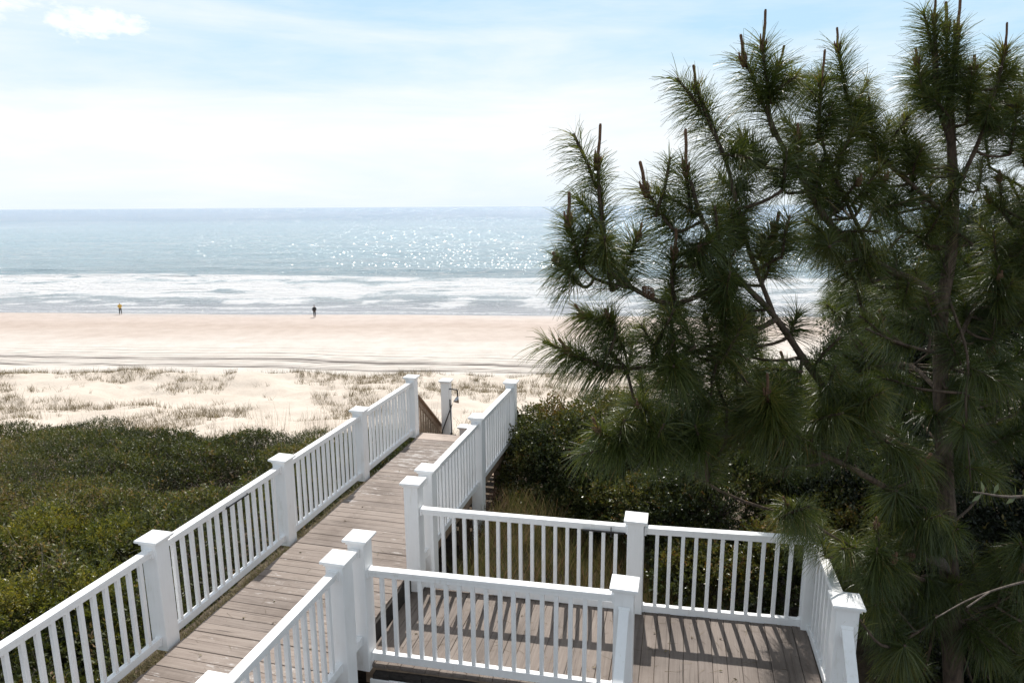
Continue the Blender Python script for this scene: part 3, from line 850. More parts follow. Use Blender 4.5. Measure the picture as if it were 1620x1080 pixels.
# dune grass on the seaward slope
k = 15000
x = RNG.uniform(-55, 22, k); y = RNG.uniform(19, 57, k)
den = fbm(x * .22 + 11, y * .30 + 3, 4)
yy = y + .073 * x * sstep(45, 62, y)
keepm = (x > -8 - y * .8) & (den + .10 * np.exp(-((yy - 51) / 2.0) ** 2) > .505 + .05 * RNG.random(k)) & (y > 18 + 3 * den)
x, y = x[keepm], y[keepm]
P = np.stack([x, y, terrain(x, y) - .03], 1)
parts = [blades(P, 13, .15, .16, .62, .019, lambda q: np.clip(RNG.normal(size=q) * .22 + .42, 0, 1))]
k = 260
x2 = RNG.uniform(-50, 20, k); y2 = RNG.uniform(20, 56, k); P2 = np.stack([x2, y2, terrain(x2, y2) - .03], 1)
parts.append(blades(P2, 14, .10, .15, .5, .014, lambda q: np.clip(RNG.normal(size=q) * .2 + .4, 0, 1)))
# taller sea oats near the end of the boardwalk and along the thicket's far edge
k = 300
x3 = np.concatenate([RNG.uniform(-9, -2.6, 170), RNG.uniform(-26, -6, 130)]); y3 = np.concatenate([RNG.uniform(18, 30, 170), RNG.uniform(18, 36, 130)])
P3 = np.stack([x3, y3, terrain(x3, y3) - .03], 1)
parts.append(blades(P3, 7, .18, .5, 1.35, .010, lambda q: np.clip(RNG.normal(size=q) * .15 + .3, 0, .8), .18, .12))
V, F, T = cat(parts)
tag(link('dune_grass', np_mesh('dune_grass', V, F, DRYGRASS, T)), 'sparse tan dune grass tufts scattered over the white sand slope', 'grass', kind='stuff')
# wild grass behind the side deck
k = 1500
u = RNG.uniform(7.3, 10.8, k); v = RNG.uniform(-2.85, .9, k)
x = u * WS + v * WC; y = u * WC - v * WS
P = np.stack([x, y, terrain(x, y) - .02], 1)
V, F, T = blades(P, 12, .07, .22, .62, .008, lambda q: np.clip(RNG.normal(size=q) * .28 + .52, 0, 1), .45, .3)
tag(link('wild_grass', np_mesh('wild_grass', V, F, LAWN, T)), 'tangled green and brown grass behind the back deck railing', 'grass', kind='stuff')
# dry grass along the left edge of the boardwalk, under the railing
k = 2600
u = RNG.uniform(2.5, 11.6, k); v = RNG.uniform(-5.35, -4.86, k)
x = u * WS + v * WC; y = u * WC - v * WS
P = np.stack([x, y, terrain(x, y) - .02], 1)
V, F, T = blades(P, 8, .04, .10, .27, .011, lambda q: np.clip(RNG.normal(size=q) * .25 + .62, 0, 1), 1.1, .6)
tag(link('edge_grass', np_mesh('edge_grass', V, F, DRYGRASS, T)), 'strip of dry pale grass under the left boardwalk railing', 'grass', kind='stuff')


# fallen needles and leaf scraps lying on the boards
k = 420
u = np.concatenate([RNG.uniform(5.2, 7.2, 260), RNG.uniform(3.5, 11.8, 160)]); v = np.concatenate([RNG.uniform(-2.9, 1.35, 260), RNG.uniform(-4.8, -3.2, 160)])
u[:260] = np.where(v[:260] < -.4, np.maximum(u[:260], 5.8), u[:260])
zz = np.concatenate([-4.62 + (v[:260] + 3) * .042, np.full(160, WZ)]) + EYE + .006
P = np.stack([u * WS + v * WC, u * WC - v * WS, zz], 1); D = rdir(k); D[:, 2] = .02
V1 = ribbons(P, D, .05 + .13 * RNG.random(k), .004, np.full(k, .01), RNG.random(k) * .8, 2)
j = RNG.choice(k, 70); D = rdir(70); D[:, 2] = .15
V, F, T = cat([V1, leaves(P[j], D, .03 + .03 * RNG.random(70), .018, RNG.random(70))])
tag(link('fallen_needles', np_mesh('fallen_needles', V, F, DRYGRASS, T)), 'scattered dry needles and leaf scraps lying on the deck boards', 'litter', kind='stuff')


# ------------------------------------------------------------------ pine tree
def smooth_path(P, n=5):
    P = [np.array(p) for p in P]
    P = [2 * P[0] - P[1]] + P + [2 * P[-1] - P[-2]]
    out = []
    for i in range(1, len(P) - 2):
        p0, p1, p2, p3 = P[i - 1:i + 3]
        for t in np.linspace(0, 1, n, endpoint=False):
            out.append(.5 * (2 * p1 + (p2 - p0) * t + (2 * p0 - 5 * p1 + 4 * p2 - p3) * t * t + (3 * p1 - p0 - 3 * p2 + p3) * t ** 3))
    out.append(P[-2]); return out

pine = empty('pine_tree', at(1512, 1330, 5.95), 'large long-needled pine with brown candles leaning over the right side of the deck', 'tree')
LIMBS = []
def limb(pts, r0, r1, name='limb'):
    P = smooth_path([at(*p) for p in pts]); n = len(P)
    if name == 'limb': r0 *= .72; r1 *= .8
    R = [r0 + (r1 - r0) * (i / (n - 1)) ** .8 for i in range(n)]
    R = [x * (1 + .06 * math.sin(i * 2.1)) for i, x in enumerate(R)]
    mb = MB(); mb.tube(P, R, 10); keep(mb.build(name, BARK, None, 0, True), pine)
    LIMBS.append((np.array(P), np.array(R)))
limb([(1514, 1420, 5.9), (1508, 1080, 5.98), (1501, 900, 6.08), (1495, 740, 6.2), (1488, 600, 6.3), (1490, 490, 6.35), (1506, 390, 6.4), (1508, 300, 6.4), (1504, 200, 6.4), (1505, 130, 6.4), (1516, 50, 6.4)], .105, .022, 'trunk')
limb([(1490, 505, 6.34), (1462, 455, 6.2), (1385, 415, 6.0), (1310, 350, 5.9), (1262, 270, 5.8), (1222, 200, 5.8), (1212, 140, 5.8)], .062, .018)
limb([(1494, 730, 6.2), (1400, 695, 5.9), (1330, 640, 5.6), (1280, 580, 5.4), (1225, 500, 5.3), (1160, 430, 5.2), (1112, 350, 5.2), (1092, 285, 5.2)], .060, .018)
limb([(1228, 505, 5.3), (1180, 530, 5.25), (1110, 552, 5.15), (1010, 582, 5.0), (940, 572, 4.9), (902, 558, 4.9)], .032, .014)
limb([(1165, 435, 5.2), (1070, 480, 5.1), (1000, 455, 5.0), (962, 420, 4.9), (950, 340, 4.9), (946, 262, 4.9)], .032, .013)
limb([(1000, 455, 5.0), (940, 440, 4.9), (915, 405, 4.85), (899, 352, 4.85)], .018, .011)
limb([(1070, 480, 5.1), (1062, 440, 5.05), (1067, 402, 5.05)], .018, .012)
limb([(1112, 350, 5.2), (1070, 365, 5.1), (1040, 330, 5.1), (1022, 300, 5.1)], .018, .011)
limb([(1225, 500, 5.3), (1180, 380, 5.35), (1150, 260, 5.4), (1120, 190, 5.4), (1102, 142, 5.4)], .028, .013)
limb([(1498, 830, 6.15), (1400, 770, 5.8), (1290, 715, 5.45), (1150, 690, 5.2), (1050, 690, 5.05), (985, 706, 4.95)], .045, .013)
limb([(1290, 715, 5.45), (1240, 690, 5.2), (1215, 640, 5.0)], .022, .014)
limb([(1502, 930, 6.05), (1430, 905, 5.85), (1340, 860, 5.7), (1262, 815, 5.65)], .030, .012)
limb([(1490, 600, 6.3), (1535, 500, 6.4), (1590, 410, 6.5), (1660, 320, 6.6)], .035, .015)
limb([(1508, 310, 6.4), (1550, 220, 6.3), (1575, 140, 6.3), (1592, 78, 6.3)], .030, .014)
limb([(1507, 350, 6.4), (1440, 290, 6.2), (1385, 240, 6.15), (1348, 180, 6.1), (1326, 85, 6.1)], .032, .014)
limb([(1385, 415, 6.0), (1330, 300, 5.9), (1300, 220, 5.9), (1298, 135, 5.9)], .024, .013)
limb([(1503, 960, 6.0), (1560, 960, 5.7), (1620, 930, 5.5), (1690, 900, 5.4)], .025, .012)
limb([(1503, 960, 6.0), (1450, 1000, 5.75), (1415, 1020, 5.6)], .025, .012)
limb([(1490, 560, 6.32), (1430, 545, 5.9), (1370, 520, 5.6)], .025, .012)
limb([(1260, 270, 5.8), (1200, 262, 5.6), (1174, 240, 5.55)], .020, .012)
limb([(1504, 230, 6.4), (1480, 150, 6.35), (1478, 40, 6.35)], .025, .014)
limb([(1500, 470, 6.35), (1530, 560, 6.0), (1528, 640, 5.9), (1535, 760, 5.8)], .020, .010)

limb([(1488, 620, 6.3), (1430, 575, 7.1), (1350, 590, 7.9), (1290, 620, 8.0), (1220, 660, 7.7)], .035, .015)
limb([(1489, 540, 6.33), (1440, 500, 7.0), (1390, 470, 7.6), (1350, 450, 8.0)], .030, .014)
AX, AR = np.concatenate([l[0] for l in LIMBS]), np.concatenate([l[1] for l in LIMBS])
TR_SKIP = len(LIMBS[0][0]) // 4
twig_mb = MB()
NPARTS = []
SHADE = []
def shoot(tip, axis, L, n, nl, hang=.25, tint=.45, spread0=.62):
    """bottlebrush of needles along the last L metres below the tip; axis points to the tip"""
    n = int(n * 1.75)
    tip = np.array(tip); axis = np.array(axis) / np.linalg.norm(axis)
    t = RNG.random(n) ** .8                                # 0 at the tip end
    side = np.array([RNG.normal() * .05, RNG.normal() * .05, -.06])
    P = tip - axis * (t * L)[:, None] + side * (t * t)[:, None] * L
    R = rdir(n); R = unit(R - axis * (R @ axis)[:, None])
    a = spread0 + .75 * t + RNG.normal(size=n) * .15        # opening angle grows away from the tip
    D = axis * np.cos(a)[:, None] + R * np.sin(a)[:, None]
    ln = nl * (.70 + .42 * RNG.random(n)) * (1 - .12 * (1 - t))
    tt = np.clip(tint - .08 + .26 * (1 - t) ** 2 + RNG.normal(size=n) * .15, 0, .92); tt[RNG.random(n) < .012] = 1
    NPARTS.append(ribbons(P, D, ln, np.full(n, .0048), hang * (.5 + RNG.random(n)), tt, 3))
    twig_mb.tube([tip + axis * .01, tip - axis * L * .5, tip - axis * L + side * L], [.010, .012, .013], 6)
    return tip - axis * L + side * L
def attach(p, r=.010):
    d = np.linalg.norm(AX - p, axis=1); d[:TR_SKIP] += 1.5
    j = int(np.argmin(d + .25 * (AX[:, 2] > p[2] + .1)))
    twig_mb.tube(curved(AX[j], p, np.array([0, 0, -.05 * d[j]]) + RNG.normal(size=3) * .015), [max(r, min(AR[j] * .7, .02)), .014, .013, .012, .012], 6)

def candle_mesh(h, nb):
    mb = MB(); mb.tube([(0, 0, -.02), (0, 0, h * .25), (.004, 0, h * .6), (0, .003, h * .95), (0, 0, h)], [.016, .0135, .012, .012, .008], 7)
    for i in range(nb):
        a = 2 * math.pi * i / nb + .3; hh = h * (.18 + .16 * ((i * 7) % 5) / 4)
        mb.tube([(.014 * math.cos(a), .014 * math.sin(a), -.02), (.026 * math.cos(a), .026 * math.sin(a), hh * .4), (.030 * math.cos(a), .030 * math.sin(a), hh)], [.012, .011, .005], 6)
    mb.tube([(0, 0, -.06), (0, 0, -.02), (0, 0, .03)], [.016, .030, .016], 8)
    return mb.mesh('candle', CANDLE, 0, True)
CANDLES = [candle_mesh(.30, 6), candle_mesh(.20, 5), candle_mesh(.11, 5), candle_mesh(.06, 4), candle_mesh(.025, 0)]
def candle(p, axis, kind, s=1.0):
    o = link('candle', CANDLES[kind], None, tuple(p))
    o.rotation_mode = 'QUATERNION'
    o.rotation_quaternion = Vector((0, 0, 1)).rotation_difference(Vector(axis).normalized())
    o.scale = (s, s, s); o.parent = pine; o.matrix_parent_inverse = Matrix.Translation(-pine.location)

# shoots measured on the crown's outline: candle base, lower end of the brush, depth, candle size
MAN = [((945, 258), (962, 425), 4.9, 0, 330), ((899, 350), (916, 410), 4.85, 1, 220), ((1021, 300), (1072, 372), 5.1, 1, 220), ((1085, 268), (1092, 330), 5.2, 0, 220),
       ((1067, 402), (1062, 485), 5.05, 1, 300), ((1010, 372), (985, 430), 5.0, 2, 220), ((1101, 140), (1142, 225), 5.4, 1, 260), ((1207, 72), (1213, 148), 5.8, 0, 220),
       ((1176, 95), (1206, 148), 5.8, 1, 170), ((1232, 105), (1218, 150), 5.8, 1, 170), ((1299, 130), (1296, 205), 5.9, 0, 240), ((1325, 75), (1345, 190), 6.1, 1, 300),
       ((1478, 30), (1485, 130), 6.35, 0, 300), ((1497, 45), (1498, 130), 6.4, 1, 220), ((1514, 50), (1506, 150), 6.4, 0, 260), ((1590, 80), (1574, 150), 6.3, 0, 300),
       ((1174, 225), (1205, 252), 5.55, 2, 220), ((1262, 215), (1262, 270), 5.7, 2, 240), ((897, 555), (960, 582), 4.9, 2, 240), ((920, 498), (968, 512), 4.95, 2, 240),
       ((1214, 625), (1220, 655), 4.95, 1, 420), ((1090, 590), (1110, 640), 5.1, 2, 260), ((945, 680), (985, 706), 4.95, 2, 240), ((1245, 800), (1285, 822), 5.65, 2, 240),
       ((1050, 660), (1090, 690), 5.05, 3, 260), ((1640, 290), (1650, 350), 6.6, 2, 260), ((1342, 958), (1366, 985), 5.3, 4, 40), ((1375, 172), (1385, 240), 6.1, 2, 240),
       ((1450, 95), (1462, 160), 6.3, 2, 240), ((1430, 200), (1440, 260), 6.2, 2, 260), ((1540, 110), (1530, 180), 6.3, 2, 240), ((1612, 160), (1600, 230), 6.4, 2, 240),
       ((1140, 470), (1150, 520), 5.1, 3, 260), ((1010, 640), (1040, 668), 5.0, 3, 240), ((1330, 600), (1345, 640), 5.5, 3, 260), ((880, 410), (915, 440), 4.9, 3, 200), ((960, 500), (985, 545), 4.95, 3, 240)]
for (cx, cy), (ex, ey), Yd, ck, nn in MAN:
    tip = at(cx, cy, Yd); end = at(ex, ey, Yd + RNG.uniform(-.05, .15))
    ax = tip - end; L = max(np.linalg.norm(ax), .22)
    e = shoot(tip, ax, L * 1.15, int(nn * 1.35), (.25 if cx < 960 else .30) if nn > 100 else .15, .28 if cy < 400 else .40, RNG.uniform(.35, .62))
    attach(e)
    up = ax / np.linalg.norm(ax) * .6 + np.array([0, 0, .7]) + RNG.normal(size=3) * .07
    candle(tip, up, ck, RNG.uniform(.75, 1.1))

def inside(poly, x, y):
    c = False; j = len(poly) - 1
    for i in range(len(poly)):
        if ((poly[i][1] > y) != (poly[j][1] > y)) and (x < (poly[j][0] - poly[i][0]) * (y - poly[i][1]) / (poly[j][1] - poly[i][1]) + poly[i][0]): c = not c
        j = i
    return c
def fill(poly, holes, n, d0, d1, nn, nl, hang, t0, t1, up=.75, candles=.35, mind=.16):
    placed = []; tries = 0
    xs_ = [p[0] for p in poly]; ys_ = [p[1] for p in poly]
    while len(placed) < n and tries < n * 60:
        tries += 1
        px, py = RNG.uniform(min(xs_), max(xs_)), RNG.uniform(min(ys_), max(ys_))
        if not inside(poly, px, py) or any(inside(h, px, py) for h in holes): continue
        Yd = d0 + (d1 - d0) * np.clip((px - 900) / 600, 0, 1) + RNG.uniform(-.45, .75)
        p = at(px, py, Yd)
        if placed and min(np.linalg.norm(p - q) for q in placed) < mind: continue
        placed.append(p)
        d = np.linalg.norm(AX - p, axis=1); j = int(np.argmin(d))
        out = (p - AX[j]) / max(d[j], .05)
        ax = out * .55 + np.array([0, 0, up]) + RNG.normal(size=3) * .25
        L = RNG.uniform(.22, .42)
        e = shoot(p, ax, L, nn, nl * RNG.uniform(.85, 1.1), hang * RNG.uniform(.7, 1.3), RNG.uniform(t0, t1))
        attach(e)
        if RNG.random() < candles:
            candle(p, ax / np.linalg.norm(ax) * .5 + np.array([0, 0, .8]), 3 if RNG.random() < .6 else 2, RNG.uniform(.8, 1.2))
# brushes along the outer part of every limb
for Pl, Rl in LIMBS[1:]:
    acc = 0.0; n0 = int(len(Pl) * .30)
    for i in range(n0, len(Pl) - 1):
        seg = Pl[i + 1] - Pl[i]; acc += np.linalg.norm(seg)
        if acc < .26: continue
        acc = 0.0
        dl = seg / np.linalg.norm(seg)
        ax = dl * .6 + np.array([0, 0, .45]) + RNG.normal(size=3) * .55; ax /= np.linalg.norm(ax)
        L = RNG.uniform(.20, .42)
        shoot(Pl[i] + ax * L, ax, L, 170, .27 * RNG.uniform(.85, 1.1), RNG.uniform(.25, .5), RNG.uniform(.3, .6))
HOLES = [[(1165, 440), (1290, 440), (1285, 560), (1195, 520)], [(1240, 285), (1300, 300), (1290, 350), (1235, 330)], [(1100, 265), (1165, 290), (1140, 320), (1095, 300)], [(1400, 490), (1480, 500), (1480, 660), (1400, 640)], [(1400, 40), (1460, 40), (1440, 110), (1390, 110)]]
fill([(985, 420), (1050, 340), (1105, 230), (1160, 180), (1185, 240), (1240, 180), (1290, 190), (1280, 420), (1180, 560), (1130, 660), (1010, 600), (950, 500), (960, 430)], HOLES, 42, 5.0, 5.8, 200, .27, .42, .28, .62, .75, .14)
fill([(1280, 180), (1330, 150), (1440, 150), (1470, 90), (1560, 100), (1640, 120), (1700, 250), (1700, 480), (1500, 480), (1280, 430)], HOLES, 110, 5.3, 6.5, 190, .27, .38, .25, .60, .75, .14)
fill([(960, 600), (1130, 560), (1280, 560), (1400, 600), (1420, 680), (1230, 690), (1120, 700), (1000, 690), (965, 660)], HOLES, 40, 4.9, 5.8, 230, .27, .38, .28, .58, .5, .08)
fill([(1270, 800), (1330, 745), (1480, 730), (1560, 800), (1660, 860), (1660, 1090), (1400, 1090), (1385, 1000), (1350, 900), (1290, 850)], [[(1470, 960), (1540, 960), (1540, 1090), (1460, 1090)]], 52, 5.6, 5.85, 240, .28, .6, .3, .62, .2, .1)
fill([(1380, 460), (1640, 420), (1660, 720), (1400, 720)], HOLES, 44, 5.8, 6.6, 220, .28, .5, .1, .35, .4, .1)
fill([(1300, 430), (1440, 430), (1440, 680), (1300, 680)], HOLES[:3], 34, 7.6, 8.0, 200, .28, .4, .2, .45, .5, .05, .2)
fill([(1190, 580), (1310, 575), (1310, 730), (1200, 730)], HOLES[:3], 30, 7.4, 7.9, 200, .28, .4, .2, .45, .5, .03, .18)
V, F, T = cat(NPARTS)
keep(link('crown', np_mesh('crown', V, F, NEEDLE, T)), pine)
keep(twig_mb.build('twigs', BARK, None, 0, True), pine)
# small cones and two dead stubs
mb = MB()
for i in range(9):
    z = -.05 + .10 * i / 8; rr = .034 * math.sin(math.pi * (i + .7) / 9.2) + .004
    for k in range(8):
        a = 2 * math.pi * (k + .5 * (i % 2)) / 8
        c, s_ = math.cos(a), math.sin(a)
        mb.pts([(c * rr * .5, s_ * rr * .5, z), (c * rr - s_ * .011, s_ * rr + c * .011, z + .008), (c * rr * 1.25, s_ * rr * 1.25, z + .020), (c * rr + s_ * .011, s_ * rr - c * .011, z + .008)], [(0, 1, 2, 3)])
CONE = mb.mesh('pine_cone', mat_bark('cone_scales', (.07, .035, .02), (.22, .13, .08), 30))
for (px, py, Yd) in ((1180, 262, 5.5), (1110, 392, 5.0), (1024, 460, 4.9), (1440, 880, 5.6)):
    o = link('pine_cone', CONE, None, at(px, py, Yd)); o.rotation_euler = (random.uniform(2, 3.6), random.uniform(-.5, .5), random.uniform(0, 6)); keep(o, pine)
mb = MB(); mb.tube([at(1500, 905, 6.05), at(1488, 888, 5.9), at(1470, 884, 5.85)], [.04, .05, .035], 8)
mb.tube([at(1500, 900, 6.0), at(1450, 868, 5.9), at(1432, 872, 5.85)], [.012, .010, .006], 6)
keep(mb.build('dead_stub', TWIG, None, 0, True), pine)

# leafy twig reaching in from the right, close to the house, and a bare one below it: both on one shrub outside the frame
r = empty('leaning_shrub', at(1850, 1400, 3.2), 'slender shrub at the right edge reaching in one leafy and one bare twig', 'shrub')
mb = MB(); base = at(1850, 1500, 3.2); base[2] = 9.7
mid = at(1760, 760, 3.1)
mb.tube(smooth_path([base, at(1830, 1100, 3.2), mid, at(1620, 785, 3.0), at(1540, 778, 2.95)]), list(np.linspace(.022, .003, 21)), 7)
mb.tube(smooth_path([at(1830, 1100, 3.2), at(1720, 905, 3.3), at(1620, 920, 3.35), at(1540, 945, 3.35), at(1480, 977, 3.3)]), list(np.linspace(.010, .003, 21)), 7)
mb.tube(smooth_path([at(1565, 936, 3.35), at(1530, 960, 3.3)]), [.005] * 6, 5)
keep(mb.build('branches', TWIG, None, 0, True), r)
P, D = [], []
for px, py, dx, dy in ((1556, 780, -.1, .9), (1553, 781, -.5, -.8), (1572, 781, .5, .9), (1606, 785, .1, .9), (1608, 785, -.5, -.7), (1618, 786, .3, .9), (1640, 783, -.2, .9), (1660, 780, .2, -.8), (1700, 772, 0, .9), (1720, 770, .3, -.8)):
    P.append(at(px, py, 2.98)); D.append((dx, .25, dy))
V, F, T = leaves(np.array(P), np.array(D), .058 * np.ones(len(P)), .020, np.full(len(P), .75), .1)
keep(link('leaves', np_mesh('leaves', V, F, mat_leaf('twig_leaves', [(0, (.05, .07, .03)), (1, (.12, .15, .07))], .3, .3, .7), T)), r)


# ------------------------------------------------------------------ two walkers on the wet sand
SKIN = mat_simple('skin', (.42, .26, .19), .6, .1, 30)
def skinned(name, verts, edges, radii, mat, par, rootv=0, sub=2):
    me = bpy.data.meshes.new(name); me.from_pydata(verts, edges, []); me.update()
    o = link(name, me, par)
    mo = o.modifiers.new('skin', 'SKIN'); mo.use_smooth_shade = True
    for i, rr in enumerate(radii):
        d = me.skin_vertices[0].data[i]; d.radius = (rr, rr) if not hasattr(rr, '__len__') else rr
        d.use_root = (i == rootv)
    s = o.modifiers.new('sub', 'SUBSURF'); s.levels = sub; s.render_levels = sub
    me.materials.append(mat); return o
class Sk:
    def __init__(s): s.v, s.e, s.r = [], [], []
    def add(s, p, r, par=None):
        s.v.append(tuple(p)); s.r.append(r); i = len(s.v) - 1
        if par is not None: s.e.append((par, i))
        return i
    def chain(s, par, *pr):
        for p, r in pr: par = s.add(p, r, par)
        return par
def person(label, x, y, heading, jacket, trousers, hair, arms, stride, hatcol=None, jk=1.0):
    z = float(terrain(np.array([x]), np.array([y]))[0])
    r = empty('person', (x, y, z), label, 'person'); r.rotation_euler = (0, 0, heading)
    b = Sk()                                   # body: faces +Y
    pel = b.add((0, 0, .95), (.13, .10)); 
    ch = b.chain(pel, ((0, .01, 1.12), (.125, .09)), ((0, 0, 1.32), (.15, .10)), ((0, -.01, 1.44), (.085, .07)))
    neck = b.chain(ch, ((0, 0, 1.50), .055), ((0, .02, 1.60), (.072, .085)), ((0, .025, 1.70), (.070, .085)), ((0, .02, 1.755), (.045, .05)))
    nose = b.chain(neck - 1, ((0, .115, 1.655), .014))
    J = {}
    for s in (-1, 1):
        f = stride * s
        k = b.chain(pel, ((.09 * s, 0, .88), .085), ((.095 * s, .12 * f + .03, .50), .058), ((.10 * s, .20 * f - .03 * (f < 0), .10), .042), ((.10 * s, .22 * f + .02, .045), .040), ((.11 * s, .22 * f + .15, .03), .032))
        el, ha = arms[0 if s < 0 else 1]
        sh = b.chain(ch - 1, ((.17 * s, 0, 1.41), .052), (el, .042), (ha, .027))
        el_, ha_ = np.array(el), np.array(ha); d = (ha_ - el_) / np.linalg.norm(ha_ - el_)
        pal = b.chain(sh, (tuple(ha_ + d * .07), (.034, .018)))
        for q in range(4):
            o_ = np.array([(q - 1.5) * .019, 0, 0]); p0 = ha_ + d * .085 + o_
            b.chain(pal, (tuple(p0), .009), (tuple(p0 + d * (.04 - .004 * abs(q - 1.5)) + np.array([0, .012, 0])), .008), (tuple(p0 + d * (.065 - .008 * abs(q - 1.5)) + np.array([0, .03, 0])), .007))
        b.chain(sh, (tuple(ha_ + d * .03 + np.array([-.03 * s, .02, 0])), .010), (tuple(ha_ + d * .065 + np.array([-.042 * s, .035, 0])), .009))
        J[s] = (el, ha, f)
    skinned('body', b.v, b.e, b.r, SKIN, r, 0, 1)
    k = Sk()                                   # jacket
    a = k.add((0, 0, .86), (.175 * jk, .135 * jk)); t = k.chain(a, ((0, .01, 1.05), (.175 * jk, .135 * jk)), ((0, 0, 1.28), (.19 * jk, .14 * jk)), ((0, -.01, 1.43), (.12, .095)), ((0, 0, 1.505), (.075, .075)))
    for s in (-1, 1):
        el, ha, f = J[s]; k.chain(t - 2, ((.185 * s, 0, 1.40), .075), (el, .062), (tuple(np.array(el) + (np.array(ha) - np.array(el)) * .9), .048))
    skinned('jacket', k.v, k.e, k.r, jacket, r)
    k = Sk(); a = k.add((0, 0, .95), (.15, .115))
    for s in (-1, 1):
        el, ha, f = J[s]
        k.chain(a, ((.095 * s, 0, .84), .100), ((.097 * s, .12 * f + .03, .50), .074), ((.10 * s, .20 * f - .03 * (f < 0), .13), .060))
    skinned('trousers', k.v, k.e, k.r, trousers, r)
    for s in (-1, 1):
        el, ha, f = J[s]
        k = Sk(); a = k.add((.10 * s, .22 * f - .035, .05), (.045, .045)); k.chain(a, ((.105 * s, .22 * f + .06, .045), (.046, .042)), ((.11 * s, .22 * f + .17, .035), (.042, .03)))
        skinned('shoe', k.v, k.e, k.r, mat_simple('shoe', (.03, .03, .035), .6), r, 0, 1)
    k = Sk(); a = k.add((0, -.01, 1.63), (.075, .080)); k.chain(a, ((0, .0, 1.72), (.082, .095)), ((0, .01, 1.785), (.055, .06)))
    skinned('hat' if hatcol else 'hair', k.v, k.e, k.r, hatcol or hair, r)
    return r
YEL = mat_simple('yellow_jacket', (.66, .42, .08), .6, .12, 12)
BLK = mat_simple('black_jacket', (.012, .013, .016), .6, .3, 12)
PANT = mat_simple('dark_trousers', (.022, .020, .024), .8, .3, 12)
HAIR = mat_simple('dark_hair', (.02, .016, .014), .6, .3, 40)
CAPW = mat_simple('pale_cap', (.72, .74, .76), .7, .1, 20)
pp = at(191, 497, 1); t = (EYE - .08) / (EYE - pp[2]); 
person('person in a yellow jacket, pale cap and dark trousers walking on the wet sand', pp[0] * t, pp[1] * t, math.radians(200), YEL, PANT, HAIR,
       [((-.27, .0, 1.16), (-.17, .19, 1.10)), ((.27, .0, 1.16), (.17, .19, 1.10))], .75, CAPW, 1.12)
pp = at(498, 502, 1); t = (EYE - .08) / (EYE - pp[2])
person('person dressed in black standing at the water edge with legs apart', pp[0] * t, pp[1] * t, math.radians(25), BLK, PANT, HAIR,
       [((-.25, -.04, 1.15), (-.20, .10, .93)), ((.25, -.04, 1.15), (.20, .10, .93))], .35, None, 1.08)


# ------------------------------------------------------------------ sky, sun, camera
wd = bpy.data.worlds.new('World'); sc.world = wd; wd.use_nodes = True
nt = wd.node_tree; nt.nodes.clear()
out = nt.nodes.new('ShaderNodeOutputWorld'); bg = nt.nodes.new('ShaderNodeBackground'); lk(nt, bg.outputs[0], out.inputs[0])
bg.inputs['Strength'].default_value = .104
sky = nt.nodes.new('ShaderNodeTexSky'); sky.sky_type = 'NISHITA'; sky.sun_disc = False
sky.sun_elevation = SUN_EL; sky.sun_rotation = SUN_AZ; sky.air_density = 1.0; sky.dust_density = 1.5; sky.ozone_density = 1.0; sky.altitude = 10
tc = nt.nodes.new('ShaderNodeTexCoord'); gen = tc.outputs['Generated']
sp = nt.nodes.new('ShaderNodeSeparateXYZ'); lk(nt, gen, sp.inputs[0])
el = sp.outputs['Z']
c1 = noise(nt, mapping(nt, gen, (1.5, 1.5, 8.5), (0.05, .09, 0), (.35, 0, .2)), 1.3, 7, .58, .5)
c2 = noise(nt, mapping(nt, gen, (4, 4, 24), (0.03, -.10, 0)), 1.0, 6, .6, .4)
lowf = ramp(nt, el, [(0, (.0, .0, .0)), (.035, (.08, .08, .08)), (.08, (.25, .25, .25)), (.13, (.25, .25, .25)), (.17, (.10, .10, .10)), (.21, (.05, .05, .05)), (.30, (.03, .03, .03)), (.6, (.05, .05, .05)), (1, (.1, .1, .1))])
cv = mth(nt, 'ADD', mth(nt, 'MULTIPLY', c1.outputs['Fac'], .75), mth(nt, 'MULTIPLY', c2.outputs['Fac'], .35))
cm = ramp(nt, mth(nt, 'ADD', cv, lowf.outputs[0]), [(.46, (0, 0, 0)), (.90, (1, 1, 1))])
# one small cumulus high on the left
vd = nt.nodes.new('ShaderNodeVectorMath'); vd.operation = 'SUBTRACT'; lk(nt, gen, vd.inputs[0]); vd.inputs[1].default_value = (-.4815, .850, .2125)
vs = nt.nodes.new('ShaderNodeVectorMath'); vs.operation = 'MULTIPLY'; lk(nt, vd.outputs[0], vs.inputs[0]); vs.inputs[1].default_value = (23, 23, 62)
vl = nt.nodes.new('ShaderNodeVectorMath'); vl.operation = 'LENGTH'; lk(nt, vs.outputs[0], vl.inputs[0])
cn = noise(nt, mapping(nt, gen, (24, 24, 44)), 1.0, 6, .62)
cu = mth(nt, 'SUBTRACT', mth(nt, 'MULTIPLY_ADD', cn.outputs['Fac'], 3.8, -.75), vl.outputs['Value'])
cur = ramp(nt, cu, [(-.0, (0, 0, 0)), (.45, (.55, .55, .55)), (1.0, (1, 1, 1))])
fall = ramp(nt, el, [(0, (1, 1, 1)), (.32, (1, 1, 1)), (.5, (.36, .40, .46)), (1, (.28, .32, .38))])
wd2 = nt.nodes.new('ShaderNodeVectorMath'); wd2.operation = 'SUBTRACT'; lk(nt, gen, wd2.inputs[0]); wd2.inputs[1].default_value = (-.56, .80, .225)
ws2 = nt.nodes.new('ShaderNodeVectorMath'); ws2.operation = 'MULTIPLY'; lk(nt, wd2.outputs[0], ws2.inputs[0]); ws2.inputs[1].default_value = (14, 14, 34)
wl2 = nt.nodes.new('ShaderNodeVectorMath'); wl2.operation = 'LENGTH'; lk(nt, ws2.outputs[0], wl2.inputs[0])
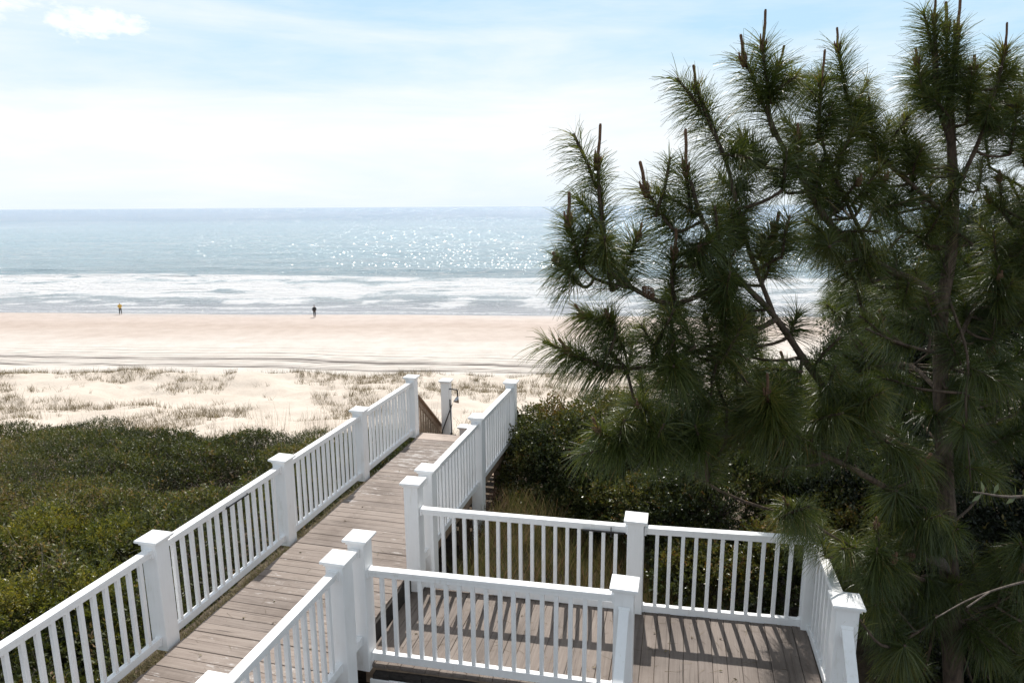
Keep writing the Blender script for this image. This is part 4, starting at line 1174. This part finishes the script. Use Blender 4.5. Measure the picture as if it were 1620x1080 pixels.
wn2 = noise(nt, mapping(nt, gen, (16, 16, 46), (0, .2, 0)), 1.0, 7, .68, .6)
wr2 = ramp(nt, mth(nt, 'SUBTRACT', mth(nt, 'MULTIPLY_ADD', wn2.outputs['Fac'], 4.2, -1.35), wl2.outputs['Value']), [(0, (0, 0, 0)), (1, (.75, .75, .75))])
skyc = mixc(nt, 1.0, sky.outputs[0], fall.outputs[0], 'MULTIPLY')
# thin haze lifts the blue overall
hz = ramp(nt, el, [(0, (.85, .85, .85)), (.3, (.75, .75, .75)), (.55, (.25, .25, .25)), (1, (.10, .10, .10))])
skyc = mixc(nt, hz.outputs[0], skyc, (5.4, 8.1, 10.2))
lowc = ramp(nt, el, [(0, (.86, .935, .99)), (.10, (.80, .91, .99)), (.2, (.52, .78, .99))])
skyc = mixc(nt, ramp(nt, el, [(0, (.8, .8, .8)), (.16, (.55, .55, .55)), (.3, (0, 0, 0))]).outputs[0], skyc, mixc(nt, 1.0, lowc.outputs[0], (10.2, 10.2, 10.2), 'MULTIPLY'))
col = mixc(nt, cm.outputs[0], skyc, (10.2, 10.3, 10.4))
col = mixc(nt, wr2.outputs[0], col, (10.8, 10.8, 10.8))
col = mixc(nt, cur.outputs[0], col, (11.4, 11.4, 11.4))
lk(nt, col, bg.inputs['Color'])

sl = bpy.data.lights.new('sun', 'SUN'); sl.energy = 5.0; sl.angle = math.radians(.5); sl.color = (1.0, .955, .89)
so = bpy.data.objects.new('sun', sl); COL.objects.link(so)
dirv = Vector((math.sin(SUN_AZ) * math.cos(SUN_EL), math.cos(SUN_AZ) * math.cos(SUN_EL), math.sin(SUN_EL)))
so.rotation_euler = dirv.to_track_quat('Z', 'Y').to_euler(); so.location = (0, 0, 60)

cam = bpy.data.cameras.new('camera'); cam.lens = 24; cam.sensor_width = 36; cam.clip_start = .1; cam.clip_end = 60000
co = bpy.data.objects.new('camera', cam); COL.objects.link(co)
co.matrix_world = Matrix.Translation((0, 0, EYE)) @ Matrix.Rotation(math.pi / 2 - TH, 4, 'X') @ Matrix.Rotation(-ROLL, 4, 'Z')
sc.camera = co

sc.view_settings.view_transform = 'Standard'; sc.view_settings.look = 'None'; sc.view_settings.exposure = 0
sc.render.engine = 'CYCLES'
sc.cycles.use_denoising = True
sc.cycles.max_bounces = 6; sc.cycles.diffuse_bounces = 3; sc.cycles.glossy_bounces = 2; sc.cycles.transmission_bounces = 3
sc.cycles.sample_clamp_indirect = 6
sc.cycles.caustics_reflective = False; sc.cycles.caustics_refractive = False
